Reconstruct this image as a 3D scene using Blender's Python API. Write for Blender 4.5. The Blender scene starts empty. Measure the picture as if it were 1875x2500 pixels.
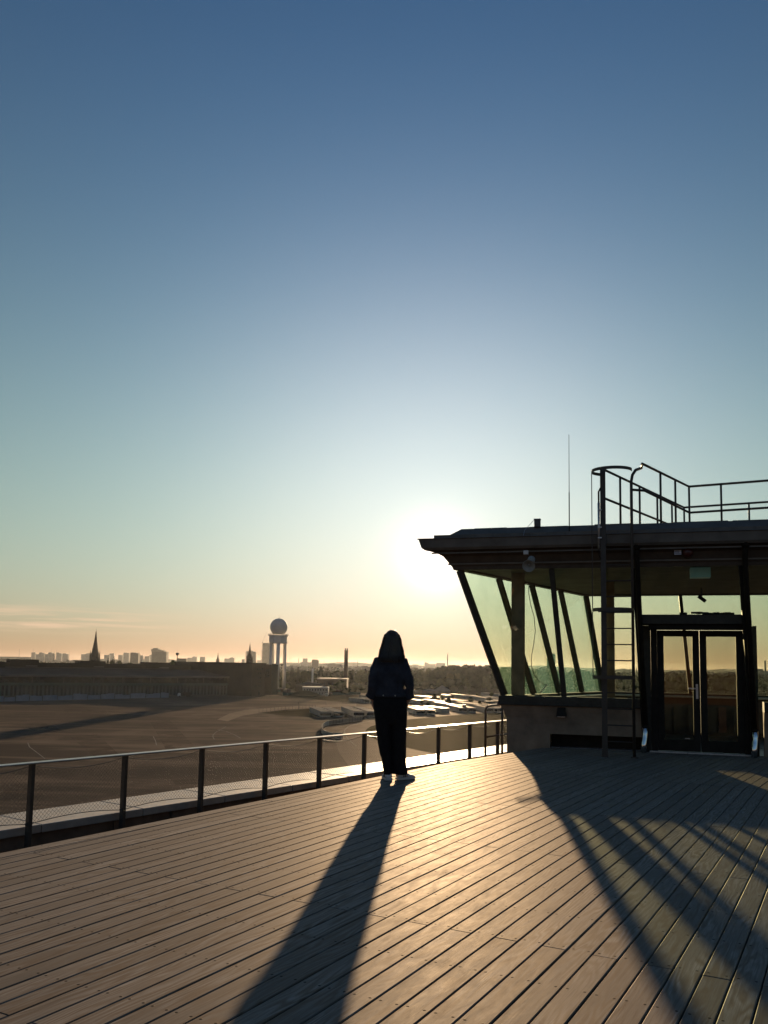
import bpy, bmesh, math, random
import numpy as np
from mathutils import Matrix, Vector
sc = bpy.context.scene
COL = sc.collection
rnd = random.Random(7)
R = math.radians
# ------------------------------------------------------------------ camera
PF, PW, PH, CZ, SHY = 2050.0, 1875.0, 2500.0, 1.35, 175.0
PITCH, ROLL = R(5.6), R(1.0)
cd = bpy.data.cameras.new('camera'); cam = bpy.data.objects.new('camera', cd); COL.objects.link(cam)
cd.sensor_fit = 'VERTICAL'; cd.sensor_height = 36; cd.lens = PF / PH * 36; cd.shift_y = SHY / PH
cd.clip_start = 0.05; cd.clip_end = 60000
cam.matrix_world = Matrix.Translation((0, 0, CZ)) @ Matrix.Rotation(math.pi / 2 + PITCH, 4, 'X') @ Matrix.Rotation(ROLL, 4, 'Z')
sc.camera = cam
# ------------------------------------------------------------------ sky and sun
SUN_AZ, SUN_EL = R(3.6), R(7.3)
SUN_DIR = Vector((math.sin(SUN_AZ) * math.cos(SUN_EL), math.cos(SUN_AZ) * math.cos(SUN_EL), math.sin(SUN_EL)))
SKY_STRENGTH, HALF = 0.05, 0.5                        # the view is exposed one stop up
world = bpy.data.worlds.new('World'); sc.world = world; world.use_nodes = True
wn = world.node_tree; bg = wn.nodes['Background']
def wnode(t, **kw):
    n = wn.nodes.new(t)
    for k, v in kw.items(): setattr(n, k, v)
    return n
def wlink(a, b): wn.links.new(a, b)
sky = wnode('ShaderNodeTexSky', sky_type='NISHITA', sun_disc=False)
sky.sun_elevation = SUN_EL; sky.sun_rotation = SUN_AZ; sky.altitude = 60
sky.air_density = 1.0; sky.dust_density = 0.1; sky.ozone_density = 4.0
def wm(op, a, b=None):
    n = wnode('ShaderNodeMath', operation=op)
    for i, q in enumerate((a, b)):
        if q is None: continue
        if isinstance(q, (int, float)): n.inputs[i].default_value = q
        else: wlink(q, n.inputs[i])
    return n.outputs[0]
def wv(op, a, b):
    n = wnode('ShaderNodeVectorMath', operation=op)
    for i, q in enumerate((a, b)):
        if isinstance(q, tuple): n.inputs[i].default_value = q
        else: wlink(q, n.inputs[i])
    return n.outputs['Value'] if op == 'DOT_PRODUCT' else n.outputs['Vector']
def wscale(col, f, g=1.0):
    n = wnode('ShaderNodeVectorMath', operation='SCALE'); n.inputs[0].default_value = tuple(c * g for c in col); wlink(f, n.inputs['Scale']); return n.outputs['Vector']
tc = wnode('ShaderNodeTexCoord'); vdir = wnode('ShaderNodeVectorMath', operation='NORMALIZE'); wlink(tc.outputs['Generated'], vdir.inputs[0])
sep = wnode('ShaderNodeSeparateXYZ'); wlink(vdir.outputs['Vector'], sep.inputs[0])
theta = wm('MULTIPLY', wm('ARCCOSINE', wm('MINIMUM', wv('DOT_PRODUCT', vdir.outputs['Vector'], tuple(SUN_DIR)), 1.0)), 180 / math.pi)   # degrees from the sun
elev = wm('MAXIMUM', wm('MULTIPLY', wm('ARCSINE', sep.outputs['Z']), 180 / math.pi), 0.0)
def fall(x, k): return wm('POWER', math.e, wm('MULTIPLY', x, -1.0 / k))
# clear sky scaled, plus the dusty aureole round the sun and the warm band of the horizon, which dims blue light most
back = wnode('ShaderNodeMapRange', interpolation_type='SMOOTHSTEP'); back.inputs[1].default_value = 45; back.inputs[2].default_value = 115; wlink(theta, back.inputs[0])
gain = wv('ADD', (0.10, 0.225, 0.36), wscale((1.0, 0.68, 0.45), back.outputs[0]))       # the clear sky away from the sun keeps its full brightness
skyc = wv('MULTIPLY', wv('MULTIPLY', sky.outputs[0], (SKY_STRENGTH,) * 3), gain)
def gauss(x, k): q = wm('MULTIPLY', x, 1.0 / k); return wm('POWER', math.e, wm('MULTIPLY', wm('MULTIPLY', q, q), -1.0))
skyc = wv('ADD', skyc, wscale((0.44, 0.335, 0.28), gauss(theta, 15.0), HALF))
skyc = wv('ADD', skyc, wscale((0.065, 0.19, 0.42), fall(theta, 30.0), HALF))
skyc = wv('ADD', skyc, wscale((4.0, 3.7, 3.1), fall(theta, 1.0), HALF))
skyc = wv('ADD', skyc, wscale((1.30, 1.72, 0.84), wm('MULTIPLY', fall(elev, 12.0), fall(theta, 60.0)), HALF))
dim = wv('SUBTRACT', (1.0, 1.0, 1.0), wscale((0.435, 0.79, 0.825), fall(elev, 9.0)))
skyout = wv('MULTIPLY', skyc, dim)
# thin pink wisps of cloud low above the horizon to the left of the tower
mp = wnode('ShaderNodeMapping'); mp.inputs['Scale'].default_value = (9, 9, 190); mp.inputs['Rotation'].default_value = (0, R(1.6), 0)
nz = wnode('ShaderNodeTexNoise'); nz.inputs['Scale'].default_value = 1.0; nz.inputs['Detail'].default_value = 5; nz.inputs['Roughness'].default_value = 0.55
wlink(tc.outputs['Generated'], mp.inputs[0]); wlink(mp.outputs[0], nz.inputs['Vector'])
cr = wnode('ShaderNodeMapRange'); cr.inputs[1].default_value = 0.44; cr.inputs[2].default_value = 0.66; wlink(nz.outputs['Fac'], cr.inputs[0])
e1 = wnode('ShaderNodeMapRange', interpolation_type='SMOOTHSTEP'); e1.inputs[1].default_value = 0.026; e1.inputs[2].default_value = 0.042; wlink(sep.outputs['Z'], e1.inputs[0])
e2 = wnode('ShaderNodeMapRange', interpolation_type='SMOOTHSTEP'); e2.inputs[1].default_value = 0.066; e2.inputs[2].default_value = 0.046; wlink(sep.outputs['Z'], e2.inputs[0])
a1 = wnode('ShaderNodeMapRange', interpolation_type='SMOOTHSTEP'); a1.inputs[1].default_value = -0.19; a1.inputs[2].default_value = -0.33; wlink(sep.outputs['X'], a1.inputs[0])
cm = wm('MULTIPLY', wm('MULTIPLY', wm('MULTIPLY', cr.outputs[0], e1.outputs[0]), wm('MULTIPLY', e2.outputs[0], a1.outputs[0])), 0.75)
cmix = wnode('ShaderNodeMix', data_type='RGBA'); wlink(cm, cmix.inputs[0]); wlink(skyout, cmix.inputs[6]); cmix.inputs[7].default_value = (0.44, 0.30, 0.20, 1)
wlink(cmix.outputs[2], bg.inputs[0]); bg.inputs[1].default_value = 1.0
sl = bpy.data.lights.new('sun', 'SUN'); sl.energy = 5.0; sl.angle = R(0.55); sl.color = (1.0, 0.70, 0.41)
so = bpy.data.objects.new('sun', sl); COL.objects.link(so); so.rotation_mode = 'QUATERNION'; so.rotation_quaternion = SUN_DIR.to_track_quat('Z', 'Y')
sc.view_settings.view_transform = 'Standard'; sc.view_settings.look = 'None'; sc.view_settings.gamma = 1.0
sc.view_settings.use_curve_mapping = False; sc.view_settings.exposure = 1.0
sc.render.engine = 'CYCLES'
cy = sc.cycles; cy.use_denoising = True; cy.max_bounces = 8; cy.transparent_max_bounces = 24; cy.volume_bounces = 0
cy.caustics_reflective = False; cy.caustics_refractive = False; cy.sample_clamp_indirect = 4.0

# ------------------------------------------------------------------ where a picture point lies in the place (native 1875x2500 pixels)
_f = np.array([0, math.cos(PITCH), math.sin(PITCH)]); _r = np.array([1.0, 0, 0]); _u = np.array([0, -math.sin(PITCH), math.cos(PITCH)])
_R = _r * math.cos(ROLL) + _u * math.sin(ROLL); _U = -_r * math.sin(ROLL) + _u * math.cos(ROLL)
_C = np.array([0, 0, CZ])
def ray(x, y): return _f + ((x - PW / 2) / PF) * _R - ((y - PH / 2 - SHY) / PF) * _U
def at(x, y, Y):
    d = ray(x, y); return Vector(_C + d * (Y / d[1]))
def gr(x, y, z=0.0):
    d = ray(x, y); return Vector(_C + d * ((z - CZ) / d[2]))

# ------------------------------------------------------------------ materials
MATS = {}
class NT:
    def __init__(s, name):
        s.m = bpy.data.materials.new(name); s.m.use_nodes = True; s.t = s.m.node_tree
        s.b = s.t.nodes['Principled BSDF']; MATS[name] = s.m
    def n(s, t, **kw):
        k = s.t.nodes.new(t)
        for a, v in kw.items(): setattr(k, a, v)
        return k
    def l(s, a, b): s.t.links.new(a, b)
    def math(s, op, a, b=None, c=None):
        k = s.n('ShaderNodeMath', operation=op)
        for i, q in enumerate((a, b, c)):
            if q is None: continue
            if isinstance(q, (int, float)): k.inputs[i].default_value = q
            else: s.l(q, k.inputs[i])
        return k.outputs[0]
    def noise(s, scale, detail=4, rough=0.55, vec=None, dist=0.0, sca=None, rot=None):
        k = s.n('ShaderNodeTexNoise'); k.inputs['Scale'].default_value = scale; k.inputs['Detail'].default_value = detail
        k.inputs['Roughness'].default_value = rough; k.inputs['Distortion'].default_value = dist
        if vec is None: vec = s.n('ShaderNodeTexCoord').outputs['Object']
        if sca or rot:
            m = s.n('ShaderNodeMapping')
            if sca: m.inputs['Scale'].default_value = sca
            if rot: m.inputs['Rotation'].default_value = rot
            s.l(vec, m.inputs[0]); vec = m.outputs[0]
        s.l(vec, k.inputs['Vector']); return k.outputs['Fac']
    def ramp(s, fac, stops):
        k = s.n('ShaderNodeValToRGB'); e = k.color_ramp.elements
        while len(e) < len(stops): e.new(0.5)
        for i, (p, c) in enumerate(stops):
            e[i].position = p; e[i].color = (c[0], c[1], c[2], 1)
        s.l(fac, k.inputs[0]); return k.outputs[0]
    def mix(s, fac, a, b, blend='MIX'):
        k = s.n('ShaderNodeMix', data_type='RGBA', blend_type=blend)
        for i, q in ((0, fac), (6, a), (7, b)):
            if isinstance(q, (int, float)): k.inputs[i].default_value = q
            elif isinstance(q, tuple): k.inputs[i].default_value = (q[0], q[1], q[2], 1)
            else: s.l(q, k.inputs[i])
        return k.outputs[2]
    def maprange(s, v, a, b, c=0.0, d=1.0):
        k = s.n('ShaderNodeMapRange'); s.l(v, k.inputs[0])
        for i, q in enumerate((a, b, c, d)): k.inputs[i + 1].default_value = q
        return k.outputs[0]
    def bump(s, h, strength, dist=0.01):
        k = s.n('ShaderNodeBump'); k.inputs['Strength'].default_value = strength; k.inputs['Distance'].default_value = dist
        s.l(h, k.inputs['Height']); s.l(k.outputs[0], s.b.inputs['Normal'])
    def set(s, color=None, rough=None, metal=None, spec=None):
        for key, q in (('Base Color', color), ('Roughness', rough), ('Metallic', metal), ('Specular IOR Level', spec)):
            if q is None: continue
            if isinstance(q, (int, float)): s.b.inputs[key].default_value = q
            elif isinstance(q, tuple): s.b.inputs[key].default_value = (q[0], q[1], q[2], 1)
            else: s.l(q, s.b.inputs[key])
        return s
def sheen(t, fac, rough, patchy=None):                 # a fixed weak gloss over a matt ground; PATCHY lets the ground below show through
    out = t.t.nodes['Material Output']; gl = t.n('ShaderNodeBsdfGlossy'); gl.inputs['Roughness'].default_value = rough; gl.inputs['Color'].default_value = (1, 0.95, 0.88, 1)
    mx = t.n('ShaderNodeMixShader'); mx.inputs[0].default_value = fac; t.l(t.b.outputs[0], mx.inputs[1]); t.l(gl.outputs[0], mx.inputs[2]); sh = mx.outputs[0]
    if patchy:
        tr = t.n('ShaderNodeBsdfTransparent'); m2 = t.n('ShaderNodeMixShader'); t.l(t.maprange(t.noise(patchy, 6, 0.7, None, 0.8), 0.40, 0.66, 0.0, 0.8), m2.inputs[0]); t.l(tr.outputs[0], m2.inputs[1]); t.l(sh, m2.inputs[2]); sh = m2.outputs[0]
    t.l(sh, out.inputs['Surface'])
def simple(name, col, rough=0.6, metal=0.0, var=0.25, scale=4.0, spec=0.5, bump=0.0, rvar=0.1):
    t = NT(name); f = t.noise(scale, 5, 0.6)
    lo = tuple(c * (1 - var) for c in col); hi = tuple(min(1, c * (1 + var)) for c in col)
    t.set(t.ramp(f, [(0.3, lo), (0.7, hi)]), t.maprange(t.noise(scale * 2.3, 3), 0.3, 0.7, rough - rvar, min(1, rough + rvar)), metal, spec)
    if bump: t.bump(t.noise(scale * 6, 4), bump)
    return t.m

def deck_wood():
    t = NT('deck_wood')
    uv = t.n('ShaderNodeUVMap').outputs[0]; info = t.n('ShaderNodeObjectInfo')
    sp = t.n('ShaderNodeSeparateXYZ'); t.l(uv, sp.inputs[0]); u, v = sp.outputs[0], sp.outputs[1]
    off = t.math('MULTIPLY', info.outputs['Random'], 37.0)
    cmb = t.n('ShaderNodeCombineXYZ'); t.l(t.math('ADD', u, off), cmb.inputs[0]); t.l(v, cmb.inputs[1]); t.l(off, cmb.inputs[2]); vec = cmb.outputs[0]
    # cathedral grain: distance across the plank, bent by a slow noise, in fine rings
    bend = t.noise(1.0, 3, 0.5, vec, 0.4, sca=(0.9, 5.0, 1))
    ring = t.math('SINE', t.math('MULTIPLY', t.math('ADD', t.math('MULTIPLY', bend, 1.1), t.math('MULTIPLY', v, 2.4)), 62.0))
    ringf = t.maprange(ring, -1, 1)
    fine = t.noise(1.0, 5, 0.65, vec, 0.0, sca=(7, 190, 1))
    blot = t.noise(1.0, 5, 0.6, vec, 0.3, sca=(2.2, 9, 1))
    stain = t.noise(1.0, 6, 0.7, vec, 0.6, sca=(5, 16, 1))
    base = t.ramp(blot, [(0.28, (0.142, 0.132, 0.120)), (0.5, (0.210, 0.197, 0.182)), (0.74, (0.285, 0.270, 0.252))])
    tone = t.maprange(info.outputs['Random'], 0, 1, 0.72, 1.20)
    hs = t.n('ShaderNodeHueSaturation'); t.l(base, hs.inputs['Color']); t.l(tone, hs.inputs['Value']); base = hs.outputs[0]
    base = t.mix(t.math('MULTIPLY', t.maprange(fine, 0.38, 0.60, 1, 0), 0.50), base, (0.12, 0.09, 0.065))
    base = t.mix(t.math('MULTIPLY', t.math('MULTIPLY', ringf, t.maprange(blot, 0.32, 0.54)), 0.8), base, (0.11, 0.078, 0.052))
    vein = t.noise(1.0, 4, 0.6, vec, 0.5, sca=(2.4, 62, 1))
    base = t.mix(t.math('MULTIPLY', t.maprange(vein, 0.52, 0.64), 0.45), base, (0.075, 0.060, 0.047))
    base = t.mix(t.math('MULTIPLY', t.maprange(stain, 0.62, 0.74), 0.55), base, (0.09, 0.066, 0.048))
    # screw heads: two to a joist, a joist every 0.52 m
    du = t.math('MULTIPLY', t.math('SUBTRACT', t.math('FRACT', t.math('DIVIDE', t.math('ADD', u, 0.26 + 5.2), 0.52)), 0.5), 0.52)
    dv = t.math('SUBTRACT', t.math('ABSOLUTE', v), 0.037)
    dist = t.math('SQRT', t.math('ADD', t.math('MULTIPLY', du, du), t.math('MULTIPLY', dv, dv)))
    dot = t.maprange(dist, 0.0052, 0.0074, 1, 0)
    base = t.mix(dot, base, (0.03, 0.025, 0.02))
    rough = t.math('ADD', t.maprange(stain, 0.3, 0.7, 0.51, 0.62), t.math('MULTIPLY', fine, 0.10))
    t.set(base, 0.85, 0.0, 0.0)
    h = t.math('ADD', t.math('MULTIPLY', fine, 0.7), t.math('SUBTRACT', t.math('MULTIPLY', t.noise(1.0, 4, 0.6, vec, sca=(9, 26, 1)), 0.5), dot))
    t.bump(h, 0.30, 0.0022)
    # weathered boards: weak gloss that grows at low angles
    gl = t.n('ShaderNodeBsdfGlossy'); gl.inputs['Color'].default_value = (1.0, 0.93, 0.84, 1); t.l(rough, gl.inputs['Roughness']); t.l(t.b.inputs['Normal'].links[0].from_socket, gl.inputs['Normal'])
    lw = t.n('ShaderNodeLayerWeight'); lw.inputs[0].default_value = 0.5
    fac = t.math('ADD', t.math('MULTIPLY', t.math('POWER', lw.outputs['Facing'], 4.0), 0.20), 0.012)
    fac = t.math('MULTIPLY', fac, t.math('SUBTRACT', 1.0, t.math('MULTIPLY', dot, 0.8)))
    mx = t.n('ShaderNodeMixShader'); t.l(fac, mx.inputs[0]); t.l(t.b.outputs[0], mx.inputs[1]); t.l(gl.outputs[0], mx.inputs[2]); t.l(mx.outputs[0], t.t.nodes['Material Output'].inputs['Surface'])
    return t.m
M_wood = deck_wood()
def glass(name, tint, refl=1.0, base=0.05, veil=None):
    t = NT(name); t.t.nodes.remove(t.b); out = t.t.nodes['Material Output']
    tr = t.n('ShaderNodeBsdfTransparent'); dirt = t.noise(2.2, 6, 0.7, None, 0.5, sca=(1, 1, 0.35))
    t.l(t.mix(t.maprange(dirt, 0.35, 0.8), tint, tuple(c * 0.955 for c in tint)), tr.inputs[0])
    gl = t.n('ShaderNodeBsdfGlossy'); gl.inputs['Roughness'].default_value = 0.012
    lw = t.n('ShaderNodeLayerWeight'); lw.inputs[0].default_value = 0.5
    f5 = t.math('POWER', lw.outputs['Facing'], 4.0)
    fac = t.math('MINIMUM', t.math('ADD', t.math('MULTIPLY', f5, 0.7 * refl), base), 1.0)
    mx = t.n('ShaderNodeMixShader'); t.l(fac, mx.inputs[0]); t.l(tr.outputs[0], mx.inputs[1]); t.l(gl.outputs[0], mx.inputs[2])
    sh = mx.outputs[0]
    if veil:                                            # old dusty coating that catches the low sun
        tl = t.n('ShaderNodeBsdfTranslucent'); tl.inputs[0].default_value = (*veil, 1); m2 = t.n('ShaderNodeMixShader')
        t.l(t.maprange(dirt, 0.3, 0.8, 0.045, 0.075), m2.inputs[0]); t.l(sh, m2.inputs[1]); t.l(tl.outputs[0], m2.inputs[2]); sh = m2.outputs[0]
    t.l(sh, out.inputs['Surface']); return t.m
M_glass = glass('tinted_glass', (0.94, 0.975, 0.92), 1.0, 0.035)
M_greenglass = glass('green_glass', (0.925, 0.975, 0.925), 1.0, 0.04, (0.45, 0.85, 0.68))
M_doorglass = glass('door_glass', (0.76, 0.77, 0.70), 1.0, 0.03)
M_frame = simple('frame_paint', (0.060, 0.054, 0.042), 0.6, 0.0, 0.25, 8, 0.2)
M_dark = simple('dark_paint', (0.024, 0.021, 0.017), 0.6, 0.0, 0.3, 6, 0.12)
M_post = simple('post_paint', (0.060, 0.050, 0.042), 0.5, 0.2, 0.2, 9)
M_rail = simple('handrail_steel', (0.33, 0.32, 0.30), 0.36, 0.85, 0.2, 6, rvar=0.08)
M_wire = simple('net_wire', (0.10, 0.10, 0.10), 0.4, 0.6, 0.2, 20)
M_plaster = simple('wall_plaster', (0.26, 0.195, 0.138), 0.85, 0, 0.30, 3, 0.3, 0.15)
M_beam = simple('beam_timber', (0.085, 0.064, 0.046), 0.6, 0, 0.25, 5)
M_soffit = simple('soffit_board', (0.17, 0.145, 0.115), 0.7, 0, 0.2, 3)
M_zinc = simple('zinc_sheet', (0.15, 0.138, 0.122), 0.65, 0.0, 0.25, 3)
M_slate = simple('roof_felt', (0.13, 0.125, 0.118), 0.85, 0, 0.25, 3)
M_chrome = simple('bright_steel', (0.82, 0.84, 0.86), 0.14, 1.0, 0.06, 12, rvar=0.05)
M_alu = simple('grey_aluminium', (0.5, 0.5, 0.5), 0.35, 0.7, 0.1, 12)
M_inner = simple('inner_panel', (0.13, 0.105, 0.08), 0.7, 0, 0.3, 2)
M_redrefl = simple('red_reflection', (0.26, 0.115, 0.075), 0.6, 0, 0.2, 4)  # colour of a sunlit reflection in the door glass, put on boards
M_floor = simple('inner_floor', (0.14, 0.14, 0.15), 0.35, 0, 0.25, 2)
M_ceil = simple('inner_ceiling', (0.12, 0.098, 0.072), 0.8, 0, 0.2, 1.5)
M_coping = simple('coping_stone', (0.34, 0.31, 0.275), 0.5, 0, 0.18, 5, 0.5, 0.2)
M_stone = simple('parapet_stone', (0.16, 0.115, 0.085), 0.85, 0, 0.3, 4, 0.3, 0.3)
M_channel = simple('channel_floor', (0.035, 0.032, 0.03), 0.9, 0, 0.3, 3)
M_white = simple('white_plastic', (0.62, 0.62, 0.60), 0.45, 0, 0.08, 6)
M_grey = simple('grey_horn', (0.30, 0.30, 0.27), 0.55, 0, 0.15, 9)
M_red = simple('red_lamp_plastic', (0.07, 0.012, 0.010), 0.35, 0, 0.1, 9)
M_sign = simple('sign_plate', (0.58, 0.58, 0.66), 0.5, 0, 0.05, 9)
M_ink = simple('sign_ink', (0.06, 0.06, 0.10), 0.6, 0, 0.05, 9)
def emit(name, col, s):
    t = NT(name); t.set(col, 0.4); t.b.inputs['Emission Color'].default_value = (*col, 1); t.b.inputs['Emission Strength'].default_value = s; return t.m
M_glowpanel = emit('glow_panel', (0.22, 0.40, 0.38), 0.022)  # teal panel with a weak glow added to keep it from going dark
# person
M_skin = simple('skin', (0.42, 0.25, 0.18), 0.5, 0, 0.08, 20)
M_hair = simple('dark_hair', (0.030, 0.018, 0.011), 0.36, 0, 0.4, 60)
def denim():
    t = NT('denim'); f = t.noise(9, 5, 0.6); tw = t.noise(1, 2, 0.5, None, 0, sca=(420, 420, 160))
    c = t.ramp(f, [(0.3, (0.020, 0.024, 0.034)), (0.7, (0.042, 0.049, 0.068))])
    t.set(t.mix(t.math('MULTIPLY', tw, 0.3), c, (0.042, 0.045, 0.055)), 0.85, 0, 0.2); t.bump(t.noise(30, 4), 0.35, 0.004); return t.m
M_denim = denim()
M_cuff = simple('denim_inside', (0.10, 0.12, 0.16), 0.85, 0, 0.15, 30)
M_trouser = simple('black_cloth', (0.012, 0.012, 0.013), 0.9, 0, 0.2, 20, 0.2)
M_shoe = simple('white_leather', (0.66, 0.67, 0.68), 0.5, 0, 0.05, 20)
M_stripe = simple('dark_stripe', (0.03, 0.03, 0.035), 0.5, 0, 0.05, 20)
M_sole = simple('white_rubber', (0.55, 0.55, 0.54), 0.6, 0, 0.05, 20)
# far things
def asphalt():
    t = NT('apron_asphalt'); big = t.noise(0.012, 6, 0.6, None, 0.8); mid = t.noise(0.09, 5, 0.6, None, 0.5, sca=(1, 0.45, 1)); st = t.noise(0.045, 5, 0.65, None, 0.6, sca=(0.25, 1.6, 1))
    c = t.ramp(big, [(0.36, (0.028, 0.021, 0.016)), (0.5, (0.054, 0.041, 0.031)), (0.62, (0.115, 0.089, 0.066))])
    c = t.mix(t.math('MULTIPLY', t.maprange(mid, 0.45, 0.62), 0.7), c, (0.030, 0.023, 0.018))
    c = t.mix(t.math('MULTIPLY', t.maprange(st, 0.50, 0.64), 0.7), c, (0.145, 0.113, 0.084))
    # slab joints of the apron, 12 m apart
    co = t.n('ShaderNodeTexCoord').outputs['Object']; mpn = t.n('ShaderNodeMapping'); mpn.inputs['Rotation'].default_value = (0, 0, R(33)); t.l(co, mpn.inputs[0])
    s3 = t.n('ShaderNodeSeparateXYZ'); t.l(mpn.outputs[0], s3.inputs[0])
    j = None
    for k in (0, 1):
        d = t.math('ABSOLUTE', t.math('SUBTRACT', t.math('FRACT', t.math('DIVIDE', s3.outputs[k], 12.0)), 0.5))
        m = t.maprange(d, 0.006, 0.018, 1, 0); j = m if j is None else t.math('MAXIMUM', j, m)
    c = t.mix(t.math('MULTIPLY', j, 0.22), c, (0.022, 0.018, 0.015))
    t.set(c, t.maprange(mid, 0.3, 0.7, 0.80, 0.95), 0, 0.0); t.bump(t.noise(0.6, 5, 0.7), 0.3, 0.05); sheen(t, 0.035, 0.62); return t.m
M_asphalt = asphalt()
def worn(name, a, b, sca, rough=0.92, spec=0.0, gloss=0.03, patchy=None):
    t = NT(name); f = t.noise(sca, 6, 0.65, None, 0.6)
    t.set(t.ramp(f, [(0.3, a), (0.7, b)]), rough, 0, 0.0); t.bump(t.noise(sca * 8, 4, 0.7), 0.4, 0.05); sheen(t, gloss, 0.62, patchy); return t.m
M_lane = worn('worn_lane', (0.105, 0.082, 0.062), (0.15, 0.118, 0.09), 0.06, patchy=0.07)
M_road = worn('pale_road', (0.15, 0.118, 0.088), (0.23, 0.182, 0.14), 0.08)
M_path = worn('grey_path', (0.11, 0.088, 0.068), (0.165, 0.133, 0.104), 0.08)
M_grassland = worn('dry_grass', (0.018, 0.021, 0.008), (0.055, 0.052, 0.020), 0.35, 0.95, 0, 0.008)
M_darkgrass = worn('dark_grass', (0.030, 0.026, 0.015), (0.060, 0.050, 0.028), 0.12, 0.95, 0, 0.006)
M_land = worn('far_land', (0.024, 0.025, 0.015), (0.045, 0.042, 0.025), 0.01, 0.95, 0, 0.0)
M_line = worn('road_paint', (0.09, 0.08, 0.07), (0.30, 0.28, 0.25), 0.4)
M_hwall = simple('hangar_brown', (0.075, 0.055, 0.042), 0.85, 0, 0.2, 0.08, 0.2)
M_hroof = simple('hangar_roof', (0.05, 0.036, 0.03), 0.9, 0, 0.3, 0.03, 0.3)
M_hpale = simple('hangar_fascia', (0.16, 0.135, 0.115), 0.7, 0, 0.15, 0.1)
M_hgreen = simple('hangar_green', (0.075, 0.12, 0.095), 0.6, 0, 0.15, 0.2)
M_hdoor = simple('hangar_door_grey', (0.10, 0.118, 0.10), 0.6, 0, 0.2, 0.2)
M_hglass = simple('hangar_glass', (0.03, 0.03, 0.03), 0.25, 0, 0.3, 0.1)
M_barrier = simple('pale_barrier', (0.22, 0.26, 0.33), 0.6, 0, 0.15, 0.3)
M_radar = simple('radar_concrete', (0.72, 0.68, 0.62), 0.75, 0, 0.1, 0.1)
M_dome = simple('radome_shell', (0.62, 0.59, 0.55), 0.6, 0, 0.1, 0.1)
M_brick = simple('dark_brick', (0.075, 0.05, 0.038), 0.85, 0, 0.2, 0.2)
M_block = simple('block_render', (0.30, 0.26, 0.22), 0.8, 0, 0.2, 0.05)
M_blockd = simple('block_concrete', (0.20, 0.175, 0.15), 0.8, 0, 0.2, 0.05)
M_window = simple('far_window', (0.012, 0.012, 0.012), 0.3, 0, 0.3, 0.3)
M_contw = simple('container_white', (0.27, 0.26, 0.24), 0.55, 0, 0.1, 0.4)
M_controof = simple('container_roof', (0.20, 0.185, 0.16), 0.42, 0.0, 0.35, 0.25, 0.07, rvar=0.14)
M_controof.node_tree.nodes['Principled BSDF'].inputs['Specular IOR Level'].default_value = 0.0
_w = NT.__new__(NT); _w.m = M_controof; _w.t = M_controof.node_tree; _w.b = _w.t.nodes['Principled BSDF']; sheen(_w, 0.05, 0.34)
M_tent = simple('tent_canvas', (0.30, 0.24, 0.18), 0.8, 0, 0.15, 0.2)
M_steel = simple('far_steel', (0.10, 0.10, 0.10), 0.5, 0.4, 0.2, 0.5)
M_bark = simple('bark', (0.05, 0.038, 0.028), 0.9, 0, 0.3, 1)
def leaf(name, a, b):
    t = NT(name); info = t.n('ShaderNodeObjectInfo')
    f = t.noise(0.35, 4, 0.6); c = t.ramp(f, [(0.3, a), (0.7, b)])
    hs = t.n('ShaderNodeHueSaturation'); t.l(c, hs.inputs['Color']); t.l(t.maprange(info.outputs['Random'], 0, 1, 0.75, 1.25), hs.inputs['Value'])
    t.set(hs.outputs[0], 0.9, 0, 0.0)
    oc = t.n('ShaderNodeTexCoord').outputs['Object']; v1 = t.n('ShaderNodeVectorMath', operation='SUBTRACT'); t.l(oc, v1.inputs[0]); v1.inputs[1].default_value = (0, 0, 8.5)
    v2 = t.n('ShaderNodeVectorMath', operation='NORMALIZE'); t.l(v1.outputs[0], v2.inputs[0]); vt = t.n('ShaderNodeVectorTransform', vector_type='NORMAL', convert_from='OBJECT', convert_to='WORLD'); t.l(v2.outputs[0], vt.inputs[0])
    gn = t.n('ShaderNodeNewGeometry').outputs['Normal']; v3 = t.n('ShaderNodeVectorMath', operation='MULTIPLY_ADD'); t.l(gn, v3.inputs[0]); v3.inputs[1].default_value = (0.45, 0.45, 0.45); t.l(vt.outputs[0], v3.inputs[2])
    v4 = t.n('ShaderNodeVectorMath', operation='NORMALIZE'); t.l(v3.outputs[0], v4.inputs[0]); t.l(v4.outputs[0], t.b.inputs['Normal']); return t.m
M_leaf = leaf('leaf_green', (0.045, 0.050, 0.020), (0.12, 0.12, 0.045))
M_leafd = leaf('leaf_dark', (0.026, 0.032, 0.015), (0.060, 0.066, 0.030))
M_poplar = leaf('poplar_leaf', (0.010, 0.013, 0.007), (0.024, 0.028, 0.014))

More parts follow.
